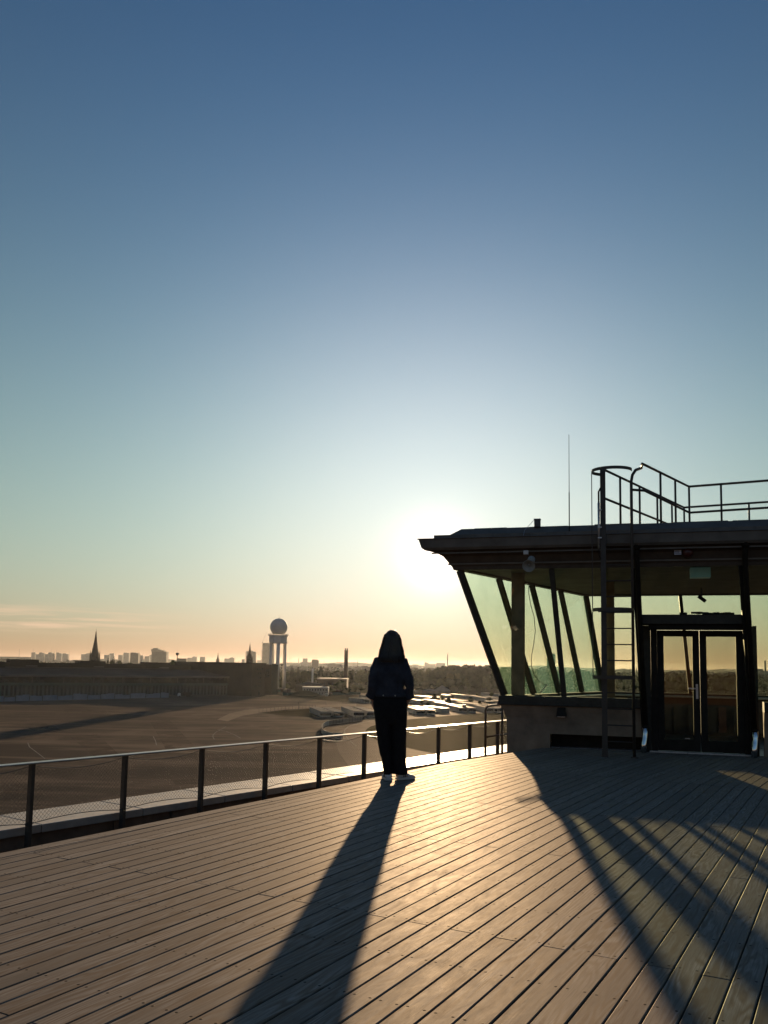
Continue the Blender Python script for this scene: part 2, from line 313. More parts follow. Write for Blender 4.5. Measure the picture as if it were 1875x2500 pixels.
# ------------------------------------------------------------------ mesh building
def wloc(o):
    v = Vector((0, 0, 0))
    while o is not None: v += o.location; o = o.parent
    return v
class MB:
    def __init__(s): s.v = []; s.f = []; s.uv = []
    def poly(s, *pts, uv=None):
        b = len(s.v); s.v += [Vector(p) for p in pts]; s.f.append(tuple(range(b, b + len(pts)))); s.uv.append(uv); return s
    def add(s, vs, fs):
        b = len(s.v); s.v += [Vector(p) for p in vs]
        for f in fs: s.f.append(tuple(b + i for i in f)); s.uv.append(None)
        return s
    def hexa(s, lo, hi):
        n = len(lo); fs = [tuple(range(n))[::-1], tuple(range(n, 2 * n))] + [(i, (i + 1) % n, n + (i + 1) % n, n + i) for i in range(n)]
        return s.add(list(lo) + list(hi), fs)
    def prism(s, poly, z0, z1): return s.hexa([(p[0], p[1], z0) for p in poly], [(p[0], p[1], z1) for p in poly])
    def box(s, c, sz, rz=0.0):
        x, y, z = (q / 2 for q in sz); ca, sa = math.cos(rz), math.sin(rz)
        p = [(c[0] + a * x * ca - b * y * sa, c[1] + a * x * sa + b * y * ca) for a, b in ((-1, -1), (1, -1), (1, 1), (-1, 1))]
        return s.prism(p, c[2] - z, c[2] + z)
    def bar(s, a, b, w, h, up=(0, 0, 1)):
        a, b, up = Vector(a), Vector(b), Vector(up); d = (b - a).normalized(); x = d.cross(up)
        x = (x if x.length > 1e-6 else Vector((1, 0, 0))).normalized(); y = x.cross(d).normalized()
        q = [x * w / 2 * i + y * h / 2 * j for i, j in ((-1, -1), (1, -1), (1, 1), (-1, 1))]
        return s.hexa([a + k for k in q], [b + k for k in q])
    def tube(s, pts, r, n=8, cap=True):
        pts = [Vector(p) for p in pts]; rs = r if isinstance(r, (list, tuple)) else [r] * len(pts); b = len(s.v); fs = []; x = None
        for i, p in enumerate(pts):
            t = (pts[min(i + 1, len(pts) - 1)] - pts[max(i - 1, 0)]).normalized()
            if x is None: x = t.orthogonal().normalized()
            x = (x - t * x.dot(t)).normalized(); y = t.cross(x)
            for k in range(n):
                a = 2 * math.pi * k / n; s.v.append(p + (x * math.cos(a) + y * math.sin(a)) * rs[i])
        m = len(pts)
        for i in range(m - 1):
            for k in range(n): fs.append((b + i * n + k, b + i * n + (k + 1) % n, b + (i + 1) * n + (k + 1) % n, b + (i + 1) * n + k))
        if cap: fs += [tuple(b + k for k in range(n))[::-1], tuple(b + (m - 1) * n + k for k in range(n))]
        s.f += fs; s.uv += [None] * len(fs); return s
    def lathe(s, prof, c=(0, 0, 0), n=16, sx=1.0, sy=1.0, phase=0.0):
        b = len(s.v); c = Vector(c)
        for r, z in prof:
            for k in range(n):
                a = 2 * math.pi * k / n + phase; s.v.append(c + Vector((r * math.cos(a) * sx, r * math.sin(a) * sy, z)))
        fs = []
        for i in range(len(prof) - 1):
            for k in range(n): fs.append((b + i * n + k, b + i * n + (k + 1) % n, b + (i + 1) * n + (k + 1) % n, b + (i + 1) * n + k))
        fs += [tuple(b + k for k in range(n))[::-1], tuple(b + (len(prof) - 1) * n + k for k in range(n))]
        s.f += fs; s.uv += [None] * len(fs); return s
    def rings(s, rs, cap=True):
        n = len(rs[0]); b = len(s.v)
        for r in rs: s.v += [Vector(p) for p in r]
        fs = []
        for i in range(len(rs) - 1):
            for k in range(n): fs.append((b + i * n + k, b + i * n + (k + 1) % n, b + (i + 1) * n + (k + 1) % n, b + (i + 1) * n + k))
        if cap: fs += [tuple(b + k for k in range(n))[::-1], tuple(b + (len(rs) - 1) * n + k for k in range(n))]
        s.f += fs; s.uv += [None] * len(fs); return s
    def mesh(s, name, mat, off=Vector((0, 0, 0)), smooth=False, recalc=True):
        me = bpy.data.meshes.new(name); me.from_pydata([tuple(p - off) for p in s.v], [], s.f); me.materials.append(mat)
        if any(u is not None for u in s.uv):
            ul = me.uv_layers.new(name='UVMap'); i = 0
            for f, u in zip(s.f, s.uv):
                for k in range(len(f)):
                    if u is not None: ul.data[i].uv = u[k]
                    i += 1
        if recalc:
            bm = bmesh.new(); bm.from_mesh(me); bmesh.ops.recalc_face_normals(bm, faces=bm.faces); bm.to_mesh(me); bm.free()
        if smooth:
            me.polygons.foreach_set('use_smooth', [True] * len(me.polygons))
        return me
    def build(s, name, mat, parent=None, smooth=False, bevel=0.0, **props):
        off = wloc(parent) if parent else Vector((0, 0, 0))
        o = bpy.data.objects.new(name, s.mesh(name, mat, off, smooth)); COL.objects.link(o)
        if parent: o.parent = parent
        if bevel:
            b = o.modifiers.new('edge', 'BEVEL'); b.width = bevel; b.segments = 2; b.limit_method = 'ANGLE'; b.angle_limit = R(40)
        for k, q in props.items(): o[k] = q
        return o
def thing(name, label, cat, loc=(0, 0, 0), group=None, kind=None):
    o = bpy.data.objects.new(name, None); o.empty_display_size = 0.2; o.location = loc; COL.objects.link(o)
    if label: o['label'] = label
    if cat: o['category'] = cat
    if group: o['group'] = group
    if kind: o['kind'] = kind
    return o
def linked(name, me, parent=None, loc=(0, 0, 0), rz=0.0, scale=None):
    o = bpy.data.objects.new(name, me); COL.objects.link(o); o.location = loc; o.rotation_euler = (0, 0, rz)
    if scale: o.scale = scale
    if parent: o.parent = parent
    return o
def clip(poly, nx, ny, c):                     # keep the part of a convex polygon where nx*x + ny*y <= c
    out = []
    for i, a in enumerate(poly):
        b = poly[(i + 1) % len(poly)]; da = nx * a[0] + ny * a[1] - c; db = nx * b[0] + ny * b[1] - c
        if da <= 0: out.append(a)
        if da * db < 0:
            k = da / (da - db); out.append((a[0] + (b[0] - a[0]) * k, a[1] + (b[1] - a[1]) * k))
    return out

# ------------------------------------------------------------------ ground far below
GZ = -25.0
def sheet(name, pts, lift, mat, kind='structure', parent=None, px=True):
    q = [gr(x, y, GZ) for x, y in pts] if px else [Vector((x, y, GZ)) for x, y in pts]
    m = MB(); m.poly(*[(p.x, p.y, GZ + lift) for p in q]); return m.build(name, mat, parent, kind=kind)
sheet('ground', [(-14000, -600), (14000, -600), (14000, 13000), (-14000, 13000)], -0.10, M_land, px=False)
sheet('apron', [(-700, -150), (420, -150), (420, 330), (160, 640), (60, 775), (-80, 850), (-700, 850)], 0.0, M_asphalt, px=False)
def smooth_pts(p, n=4):
    out = []
    for i in range(len(p)):
        a, b, c, d = (Vector(p[(i + k - 1) % len(p)]) for k in range(4))
        for j in range(n):
            t = j / n; out.append(0.5 * ((2 * b) + (c - a) * t + (2 * a - 5 * b + 4 * c - d) * t * t + (3 * b - a - 3 * c + d) * t ** 3))
    return out
sheet('pale_road', [(530, 1757), (560, 1742), (600, 1733), (690, 1726), (780, 1722), (870, 1718.5), (870, 1724), (780, 1728), (700, 1732), (640, 1739), (590, 1748), (555, 1761)], 0.03, M_road)
sheet('grass_field', smooth_pts([(893, 1783), (920, 1769), (998, 1756.5), (1171, 1742), (1400, 1733), (1750, 1728), (1750, 1990), (1250, 1880), (1100, 1847), (1010, 1829), (940, 1812), (900, 1797)], 3), 0.05, M_grassland)
sheet('grass_verge', [(632, 1740), (700, 1733), (770, 1729), (852, 1742), (852, 1752), (780, 1752), (690, 1747)], 0.04, M_darkgrass)
sheet('grass_strip', [(660, 1693), (760, 1693), (960, 1700), (1000, 1712), (860, 1716), (760, 1707), (700, 1702)], 0.04, M_darkgrass)
for i, q in enumerate([[(174, 1801), (237, 1792), (292, 1843), (229, 1846)], [(367, 1763), (414, 1758), (476, 1824), (404, 1828)], [(60, 1775), (110, 1766), (160, 1786), (118, 1796)], [(0, 1934), (40, 1928), (74, 1936), (60, 1944), (0, 1942)], [(322, 1905), (366, 1902), (372, 1911), (328, 1915)], [(420, 1905), (478, 1902), (500, 1913), (430, 1916)], [(150, 1728), (300, 1737), (420, 1744), (300, 1746), (160, 1739)]]):
    sheet('worn_lane', q, 0.02, M_lane)
def stripe(pts, w, lift=0.06, mat=M_line, name='road_marking'):
    q = [gr(x, y, GZ) for x, y in pts]; m = MB()
    for i in range(len(q) - 1):
        d = (q[i + 1] - q[i]).normalized(); n = Vector((-d.y, d.x, 0)) * w / 2; z = Vector((0, 0, lift))
        m.poly(q[i] - n + z, q[i + 1] - n + z, q[i + 1] + n + z, q[i] + n + z)
    return m.build(name, mat, None, kind='structure')
stripe([(1500, 1727), (1180, 1737), (1010, 1750.5), (940, 1760), (895, 1773), (872, 1788), (868, 1806), (890, 1840), (940, 1890)], 15, 0.015, M_path, 'service_road')
stripe([(924, 1758), (880, 1765), (850, 1774), (841, 1783), (842, 1793), (850, 1805), (870, 1822)], 0.5)
for x in (813, 820, 827, 834, 841): stripe([(x, 1778), (x + 4, 1778.6)], 0.5)
stripe([(552, 1774), (540, 1781), (527, 1788), (520, 1795), (520, 1800), (523, 1805)], 0.3)
stripe([(531, 1781), (552, 1786), (572, 1794), (588, 1803)], 0.3)
stripe([(68, 1814), (72, 1824), (96, 1842), (110, 1853)], 0.3)
stripe([(374, 1798), (380, 1810), (382, 1820)], 0.3)
stripe([(118, 1776), (168, 1763)], 0.3)

# ------------------------------------------------------------------ haze between the camera and the far city
hz = MB(); hz.box((0, 6250, 24.0), (29000, 14300, 102.0))
t = bpy.data.materials.new('haze_air'); t.use_nodes = True; t.node_tree.nodes.clear()
hv = t.node_tree.nodes.new('ShaderNodeVolumePrincipled'); ho = t.node_tree.nodes.new('ShaderNodeOutputMaterial'); t.node_tree.links.new(hv.outputs[0], ho.inputs['Volume'])
hv.inputs['Color'].default_value = (0.84, 0.90, 0.95, 1); hv.inputs['Density'].default_value = 0.000011; hv.inputs['Anisotropy'].default_value = 0.65
hz.build('haze', t, None, kind='stuff')

# ------------------------------------------------------------------ terrace: deck of planks
AZ = R(29.0); TQ = Vector((math.sin(AZ), math.cos(AZ), 0)); TP = Vector((math.cos(AZ), -math.sin(AZ), 0))
EDGE = [gr(0, 2083), gr(300, 2025), gr(600, 1969), gr(1000, 1880), gr(1106, 1860.5), gr(1256, 1836.5)]
E0, E1 = gr(0, 2083), gr(1085, 1863.5)               # near run of the deck's edge
ED = (E1 - E0).normalized(); EN = Vector((-ED.y, ED.x, 0))     # outward, to the left
E2 = gr(1256, 1836.5); ED2 = (E2 - E1).normalized(); EN2 = Vector((-ED2.y, ED2.x, 0))
SEAM = 10.85; PITCH_W, GAP = 0.1235, 0.0075
deck = thing('deck', None, None, (0, 0, 0), kind='structure')
mb = MB(); far0 = E0 - ED * 12; mb.prism([(far0.x, far0.y), (E1.x, E1.y), (E2.x + ED2.x * 3, E2.y + ED2.y * 3), (14, 24), (14, -8), (-6, -8)], -0.16, -0.055)
mb.build('deck_substructure', M_channel, deck)
BW = 0.13                                              # border board along the edge
def plank(poly, az_t, az_p, q0, pc, name='plank'):
    # poly in plan; chamfered top edge, UV along and across the plank
    c = sum((Vector(p) for p in poly), Vector((0, 0))) / len(poly); m = MB(); n = len(poly); ins = []
    for p in poly:
        d = Vector((c.x - p[0], c.y - p[1])); a = d.x * az_t.x + d.y * az_t.y; b = d.x * az_p.x + d.y * az_p.y
        e = 0.0035; v = az_t * (math.copysign(min(e, abs(a)), a)) + az_p * (math.copysign(min(e, abs(b) * 0.4), b)); ins.append((p[0] + v.x, p[1] + v.y))
    dz = rnd.uniform(-0.0012, 0.0012)
    def uv(p): return (p[0] * az_t.x + p[1] * az_t.y - q0, p[0] * az_p.x + p[1] * az_p.y - pc)
    m.poly(*[(p[0], p[1], dz) for p in ins], uv=[uv(p) for p in ins])
    for i in range(n):
        j = (i + 1) % n
        m.poly((poly[i][0], poly[i][1], dz - 0.004), (poly[j][0], poly[j][1], dz - 0.004), (ins[j][0], ins[j][1], dz), (ins[i][0], ins[i][1], dz), uv=[uv(poly[i]), uv(poly[j]), uv(ins[j]), uv(ins[i])])
        m.poly((poly[i][0], poly[i][1], -0.03), (poly[j][0], poly[j][1], -0.03), (poly[j][0], poly[j][1], dz - 0.004), (poly[i][0], poly[i][1], dz - 0.004), uv=[uv(poly[i]), uv(poly[j]), uv(poly[j]), uv(poly[i])])
    return m
def area(p): return 0.5 * abs(sum(p[i][0] * p[(i + 1) % len(p)][1] - p[(i + 1) % len(p)][0] * p[i][1] for i in range(len(p))))
ROWS = ([-3.6, 0.25, 4.12, 8.0, SEAM], [-1.7, 2.25, 6.12, SEAM])
P_FIRST = -5.75; count = 0; rest = MB()
AZF = R(32.6); TQF = Vector((math.sin(AZF), math.cos(AZF), 0)); TPF = Vector((math.cos(AZF), -math.sin(AZF), 0))
ei = E0.dot(EN) - BW - GAP; ei2 = E1.dot(EN2) - BW - GAP
for i in range(88):
    pc = P_FIRST + i * PITCH_W; rows = [-6.5] + list(ROWS[i % 2])
    pieces = [(rows[k], rows[k + 1], TQ, TP, pc) for k in range(len(rows) - 1)]
    s0 = TQ * SEAM + TP * pc                            # beyond the seam the boards swing a little to the right
    pieces.append((None, 7.2, TQF, TPF, s0))
    for a, b, tq, tp, ref in pieces:
        h = (PITCH_W - GAP) / 2
        if a is not None:
            jt = 0.0015; poly = [tuple((tq * q + tp * (pc + s * h)).xy) for q, s in ((a + jt, -1), (b - jt, -1), (b - jt, 1), (a + jt, 1))]; q0, pcc = 0.0, pc
            poly = clip(poly, EN.x, EN.y, ei)
        else:
            r = ref; k = math.tan(AZF - AZ)
            base = r.dot(tq); pcc = r.dot(tp); q0 = base
            poly = [tuple((tq * q + tp * (pcc + s * h)).xy) for q, s in ((base - 0.4, -1), (base + b, -1), (base + b, 1), (base - 0.4, 1))]
            poly = clip(poly, -TQ.x, -TQ.y, -(SEAM + 0.0035)); poly = clip(poly, EN2.x, EN2.y, ei2)
        if len(poly) < 3 or area(poly) < 0.004: continue
        m = plank(poly, tq, tp, q0, pcc)
        if i < 52: m.build('plank', M_wood, deck); count += 1
        else:
            bb = len(rest.v); rest.v += m.v; rest.f += [tuple(bb + x for x in f) for f in m.f]; rest.uv += m.uv
rest.build('further_planks', M_wood, deck, kind='stuff')
for a, b, nn, dd in ((far0, E0 - ED * 1.2, EN, ED), (E0 - ED * 1.197, E0 + ED * 2.9, EN, ED), (E0 + ED * 2.903, E1, EN, ED), (E1, E2 + ED2 * 2.5, EN2, ED2)):
    m = plank([tuple(v.xy) for v in (a - nn * BW, b - nn * BW, b, a)], dd, nn, 0, a.dot(nn) - BW / 2); m.build('border_board', M_wood, deck)
print('planks', count)

# the building under the terrace, its lower walkway and the parapet round it
ZC, ZW = -0.86, -1.42                                  # parapet top and lower walkway
PX = [(-420, 2062, 2126), (0, 1992, 2026), (310, 1951, 1980), (400, 1937, 1964), (700, 1893, 1918), (895, 1864, 1892), (1022, 1845, 1870), (1148, 1826, 1850), (1233, 1814, 1836)]
CF = [gr(x, y2, ZC) for x, y1, y2 in PX]; CB = [gr(x, y1, ZC) for x, y1, y2 in PX]
CD = (gr(1221, 1759, 0) - gr(0, 1868, 0)).normalized(); CN = Vector((-CD.y, CD.x, 0))
base = gr(0, 1868, 0)
def tidy(pts):                                          # straighten the kerb lines along the terrace
    dd = [(p - base).dot(CN) for p in pts]; m_ = sum(dd[1:]) / (len(dd) - 1); tt = [(p - base).dot(CD) for p in pts]
    t0, t1 = -6.0, 26.0; return [base + CD * (t0 + (t1 - t0) * k / 8) + CN * m_ for k in range(9)], m_
CF, mF = tidy(CF); CB, mB = tidy(CB); print('coping offsets', mF, mB)
CF = [Vector((p.x, p.y, ZC)) for p in CF]; CB = [Vector((p.x, p.y, ZC)) for p in CB]
bld = thing('airport_building', 'flat roofed airport building carrying the wooden viewing terrace', 'building', (0, 6, GZ))
outline = [CB[0].xy, CB[-1].xy, Vector((30, 34)), Vector((30, -9)), Vector((-22, -9))]
MB().prism([tuple(v) for v in outline], GZ, ZW).build('building_block', M_stone, bld)
par = thing('parapet', 'low stone parapet with pale coping running outside the railing', 'wall', (CB[4].x, CB[4].y, ZW))
def along(pts, t):
    L = [0]
    for a, b in zip(pts, pts[1:]): L.append(L[-1] + (b - a).length)
    d = t * L[-1]
    for i in range(len(pts) - 1):
        if d <= L[i + 1] or i == len(pts) - 2: return pts[i].lerp(pts[i + 1], (d - L[i]) / (L[i + 1] - L[i]))
NC = 19
for i in range(NC):
    a, b = i / NC + 0.0002, (i + 1) / NC - 0.0002
    q = [along(CF, a), along(CF, b), along(CB, b), along(CB, a)]; z = rnd.uniform(-0.004, 0.004)
    MB().prism([(p.x, p.y) for p in q], ZC - 0.11 + z, ZC + z).build('coping_stone', M_coping, par, bevel=0.012)
inn = [(f.lerp(b, 0.10)) for f, b in zip(CF, CB)]; mid = [(f.lerp(b, 0.35)) for f, b in zip(CF, CB)]; out_ = [(f.lerp(b, 0.95)) for f, b in zip(CF, CB)]
MB().prism([mid[0].xy, mid[-1].xy, out_[-1].xy, out_[0].xy], ZW + 0.001, ZC - 0.116).build('wall_core', M_stone, par)
NS = 30
for row, (z0, z1) in enumerate(((ZW + 0.002, ZW + 0.215), (ZW + 0.222, ZC - 0.118))):
    for i in range(NS):
        a = (i + 0.5 * (row % 2)) / NS; b = min(1.0, a + 1 / NS); a += 0.0003; b -= 0.0003
        p = rnd.uniform(0, 0.14); q = [along(inn, a).lerp(along(mid, a), p), along(inn, b).lerp(along(mid, b), p), along(mid, b), along(mid, a)]
        MB().prism([(v.x, v.y) for v in q], z0, z1).build('stone', M_stone, par)
# ------------------------------------------------------------------ railing, standing on the lower walkway
POSTX = [79, 306, 494, 650, 781, 890, 987, 1071, 1147, 1215]
RTOP = 0.0
def on_line(x):                                        # where the railing's line crosses the picture column x
    lo, hi = -8.0, 40.0
    for k in range(60):
        t_ = (lo + hi) / 2; p = base + CD * t_; d = np.array(p) - _C; u = PW / 2 + PF * (d @ _R) / (d @ _f)
        if u < x: lo = t_
        else: hi = t_
    return base + CD * lo
rail = thing('terrace_railing', 'dark post railing with wire net and flat metal handrail along the terrace', 'railing', (base.x, base.y, ZW))
posts = [on_line(x) for x in POSTX]; dz = Vector((0, 0, 1))
step = (posts[3] - posts[0]) / 3; print('post step', [(b - a).length for a, b in zip(posts, posts[1:])])
posts = [posts[0] - step * 2, posts[0] - step] + posts + [posts[-1] + step * k for k in (1, 2)]
for p in posts:
    MB().bar(p + dz * (ZW + 0.002), p + dz * (RTOP - 0.024), 0.085, 0.05, CD).build('post', M_post, rail, bevel=0.003)
def handrail(pts):
    prof = [(-0.072, -0.022), (0.072, -0.022), (0.080, -0.014), (0.080, -0.006), (0.070, 0.0), (-0.070, 0.0), (-0.080, -0.006), (-0.080, -0.014)]
    return MB().rings([[p + CN * a + dz * b for a, b in prof] for p in pts])
for a, b in ((0, 4), (4, 8), (8, 12), (12, 13)):
    handrail([posts[a] + CD * (0.0015 if a else 0), posts[b] - CD * 0.0015]).build('handrail', M_rail, rail)
for i in range(len(posts) - 1):
    a, b = posts[i], posts[i + 1]; L = (b - a).length; u = CD; a2, b2 = a + u * 0.05, b - u * 0.05
    def top(t): return RTOP - 0.055 - 0.07 * 4 * t * (1 - t)
    def bot(t): return -0.80 + 0.045 * 4 * t * (1 - t)
    def pt(t, w): return a2.lerp(b2, t) + Vector((0, 0, bot(t) + (top(t) - bot(t)) * w))
    MB().tube([pt(k / 12, 1) for k in range(13)], 0.0055, 5).build('top_cable', M_wire, rail)
    MB().tube([pt(k / 12, 0) for k in range(13)], 0.0055, 5).build('bottom_cable', M_wire, rail)
    for q in (a2 - u * 0.02, b2 + u * 0.02): MB().box(q + dz * -0.80, (0.03, 0.03, 0.04)).build('cable_eye', M_wire, rail)
    m = MB(); nx = max(4, round(L / 0.062)); nw = 12
    for s in (1, -1):
        for k in range(-nw, nx):
            pts = []
            for j in range(nw + 1):
                t = (k + j) / nx if s > 0 else 1 - (k + j) / nx
                if -1e-6 <= t <= 1 + 1e-6: pts.append(pt(min(1, max(0, t)), j / nw))
            if len(pts) > 1: m.tube(pts[::3] + ([pts[-1]] if (len(pts) - 1) % 3 else []), 0.0018, 3, False)
    m.build('net_panel', M_wire, rail, kind='stuff')
# bent tube handle at the end of the railing
g0 = on_line(1175) - CN * 0.12; g1 = on_line(1216) - CN * 0.12
hnd = thing('tube_handle', 'bent tube grab frame standing above the far end of the railing', 'grab rail', (g0.x, g0.y, ZW))
zt = 0.40
MB().tube([g0 + dz * (ZW + 0.002), g0 + dz * (zt - 0.10), g0.lerp(g1, 0.05) + dz * (zt - 0.035), g0.lerp(g1, 0.16) + dz * zt, g1 + dz * (zt + 0.02)], 0.030, 8).build('bent_tube', M_post, hnd, smooth=True)
MB().tube([g1 + dz * (zt + 0.01), g1 + dz * (ZW + 0.002)], 0.030, 8).build('leg_tube', M_post, hnd, smooth=True)
MB().tube([g0 + dz * -0.36, g1 + (g1 - g0) * 0.7 + dz * -0.34], 0.024, 8).build('cross_tube', M_post, hnd, smooth=True)

# ------------------------------------------------------------------ the glazed rooftop cab
ZS, ZT, LEAN = 0.88, 3.05, 0.235
DN = Vector((0.958, -0.287, 0)).normalized(); NN = Vector((-DN.y * -1, -DN.x, 0)); NN = Vector((DN.y, -DN.x, 0))   # along the near wall, outward from it
A = gr(1224, 1697, ZS); A.z = 0
B = Vector((4.84, 18.7, 0)); LD = (B - A).normalized(); NL = Vector((-LD.y, LD.x, 0))
LEN = 9.0; D = A + DN * LEN; C = B + DN * LEN
CORN = [A, B, C, D]; NORM = {0: NL, 1: -NN, 2: -NL, 3: NN}           # wall i runs from CORN[i] to CORN[i+1]; wall 3 is the near one (D to A)
def mitre(n1, n2):
    det = n1.x * n2.y - n1.y * n2.x; return Vector(((n2.y - n1.y) / det, (n1.x - n2.x) / det, 0))
MT = [mitre(NN, NL), mitre(NL, -NN), mitre(-NN, -NL), mitre(-NL, NN)]
def cor(i, off, z): p = CORN[i] + MT[i] * off; return Vector((p.x, p.y, z))
def offpoly(off, z): return [cor(i, off, z) for i in range(4)]
def loff(z): return LEAN * (z - ZS)                     # how far the leaning glass stands out at height z
def nearpt(s, off, z): p = A + DN * s + NN * off; return Vector((p.x, p.y, z))
def s_at(x, y):                                         # where the sight line through (x, y) meets the leaning near glass: (s, z)
    d = Vector(ray(x, y)); o = Vector(_C) - A; nv = Vector((NN.x, NN.y, -LEAN)); k = (-LEAN * ZS - o.dot(nv)) / d.dot(nv)
    p = Vector(_C) + d * k; return (p - A).dot(DN), p.z
cab = thing('control_cab', 'dark rooftop control cab with outward leaning tinted windows and a double glass door', 'tower cab', (A.x, A.y, 0))
S2b, S2t = s_at(1377, 1700)[0], s_at(1346, 1388)[0]
S3b, S3t = s_at(1574, 1800)[0], s_at(1551, 1400)[0]
S4b, S4t = s_at(1838, 1800)[0], s_at(1812, 1370)[0]
print('cab', A, 'm2', S2b, S2t, 'm3', S3b, S3t, 'm4', S4b, S4t)
def loft(name, walls, prof, mat, parent, bevel=0.0, s_cut=None):
    # profile (off, z) swept round the given walls, mitred at the corners
    m = MB()
    for w in walls:
        i, j = w, (w + 1) % 4
        m.rings([[cor(i, o, z) for o, z in prof], [cor(j, o, z) for o, z in prof]])
    return m.build(name, mat, parent, bevel=bevel)
def nearloft(name, s0, s1, prof, mat, parent, corner0=False, bevel=0.0):
    a = [cor(0, o, z) if corner0 else nearpt(s0, o, z) for o, z in prof]
    return MB().rings([a, [nearpt(s1, o, z) for o, z in prof]]).build(name, mat, parent, bevel=bevel)
WP = [(-0.14, ZW + 0.003), (-0.065, ZW + 0.003), (-0.065, 0.40), (-0.055, 0.50), (-0.03, 0.60), (0.005, 0.70), (0.02, 0.715), (-0.14, 0.715)]
WPU = [(-0.14, 0.24), (-0.065, 0.24), (-0.065, 0.40), (-0.055, 0.50), (-0.03, 0.60), (0.005, 0.70), (0.02, 0.715), (-0.14, 0.715)]
SN = s_at(1344, 1800)[0]
nearloft('lower_wall', 0, SN, WP, M_plaster, cab, True)
nearloft('lower_wall', SN, S3b - 0.03, WPU, M_plaster, cab)
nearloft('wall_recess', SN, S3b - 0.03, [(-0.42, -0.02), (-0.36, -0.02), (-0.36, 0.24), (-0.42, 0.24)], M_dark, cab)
nearloft('lower_wall', S4b + 0.16, LEN, WP, M_plaster, cab)
loft('lower_wall', (0, 1, 2), WP, M_plaster, cab)
SILL = [(-0.17, 0.7165), (0.045, 0.7165), (0.05, 0.735), (0.035, 0.75), (0.03, 0.86), (0.02, ZS), (-0.17, ZS)]
nearloft('sill_beam', 0, S3b - 0.03, SILL, M_frame, cab, True, 0.004)
nearloft('sill_beam', S4b + 0.16, LEN, SILL, M_frame, cab)
loft('sill_beam', (0, 1, 2), SILL, M_frame, cab)
MB().prism([cor(0, 0.17, 0).xy, (cor(0, 0.17, 0) - LD * 0.01 + NL * 0.045).xy, (cor(0, 0.05, 0) + NL * 0.06 + LD * 0.3).xy, (cor(0, 0.05, 0) + LD * 0.3).xy], 0.752, 0.775).build('sill_drip', M_frame, cab)
# floor, ceiling, beam, soffit, roof
MB().hexa(offpoly(-0.15, -0.03), offpoly(-0.15, 0.012)).build('inner_floor', M_floor, cab)
MB().hexa(offpoly(loff(ZT) - 0.02, ZT + 0.012), offpoly(loff(ZT) - 0.02, ZT + 0.05)).build('inner_ceiling', M_ceil, cab)
ot = loff(ZT)
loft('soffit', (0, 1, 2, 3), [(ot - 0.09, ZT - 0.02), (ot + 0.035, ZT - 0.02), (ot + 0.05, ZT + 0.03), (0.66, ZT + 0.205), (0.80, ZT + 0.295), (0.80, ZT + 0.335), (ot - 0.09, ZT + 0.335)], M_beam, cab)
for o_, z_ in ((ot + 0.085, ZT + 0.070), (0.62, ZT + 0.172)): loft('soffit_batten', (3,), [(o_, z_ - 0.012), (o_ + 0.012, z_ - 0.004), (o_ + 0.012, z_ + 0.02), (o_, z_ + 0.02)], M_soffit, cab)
roof = MB().hexa(offpoly(0.79, ZT + 0.337), offpoly(0.79, ZT + 0.47)).build('roof', M_slate, cab)
MB().hexa(offpoly(0.765, ZT + 0.47), offpoly(0.765, ZT + 0.565)).build('roof_edge', M_zinc, roof)
MB().hexa(offpoly(0.62, ZT + 0.565), offpoly(0.46, ZT + 0.71)).build('roof_layer', M_slate, roof)
for k in range(34):
    s = -0.9 + k * 0.29 + rnd.uniform(-0.03, 0.03); w_ = 0.018 if k % 4 else 0.07
    MB().prism([nearpt(s, 0.7655, 0).xy, nearpt(s + w_, 0.7655, 0).xy, nearpt(s + w_, 0.778, 0).xy, nearpt(s, 0.778, 0).xy], ZT + 0.475, ZT + 0.545 + rnd.uniform(0, 0.015)).build('edge_seam', M_slate if k % 4 else M_zinc, roof)
for k in range(9):
    s = -0.4 + k * 1.05 + rnd.uniform(-0.15, 0.15); L_ = rnd.uniform(0.5, 0.95); h_ = rnd.uniform(0.006, 0.022)
    MB().prism([nearpt(s, -0.3, 0).xy, nearpt(s + L_, -0.3, 0).xy, nearpt(s + L_, 0.44, 0).xy, nearpt(s, 0.43, 0).xy], ZT + 0.708, ZT + 0.711 + h_).build('felt_lap', M_slate, roof)
GUT = [(0.805, ZT + 0.46), (0.807, ZT + 0.34), (0.82, ZT + 0.30), (0.86, ZT + 0.29), (0.90, ZT + 0.33), (0.915, ZT + 0.40), (0.93, ZT + 0.465), (0.955, ZT + 0.478), (0.945, ZT + 0.486), (0.905, ZT + 0.472), (0.89, ZT + 0.40), (0.87, ZT + 0.33), (0.83, ZT + 0.33), (0.82, ZT + 0.46)]
loft('gutter', (0, 1, 2, 3), GUT, M_zinc, cab)
loft('conduit', (3,), [(0.77, ZT + 0.235), (0.79, ZT + 0.235), (0.79, ZT + 0.26), (0.77, ZT + 0.26)], M_zinc, cab)
for k in range(9):
    s = 0.2 + k * 0.98
    MB().prism([nearpt(s, 0.80, 0).xy, nearpt(s + 0.03, 0.80, 0).xy, nearpt(s + 0.03, 0.925, 0).xy, nearpt(s, 0.925, 0).xy], ZT + 0.488, ZT + 0.496).build('gutter_strap', M_zinc, cab)
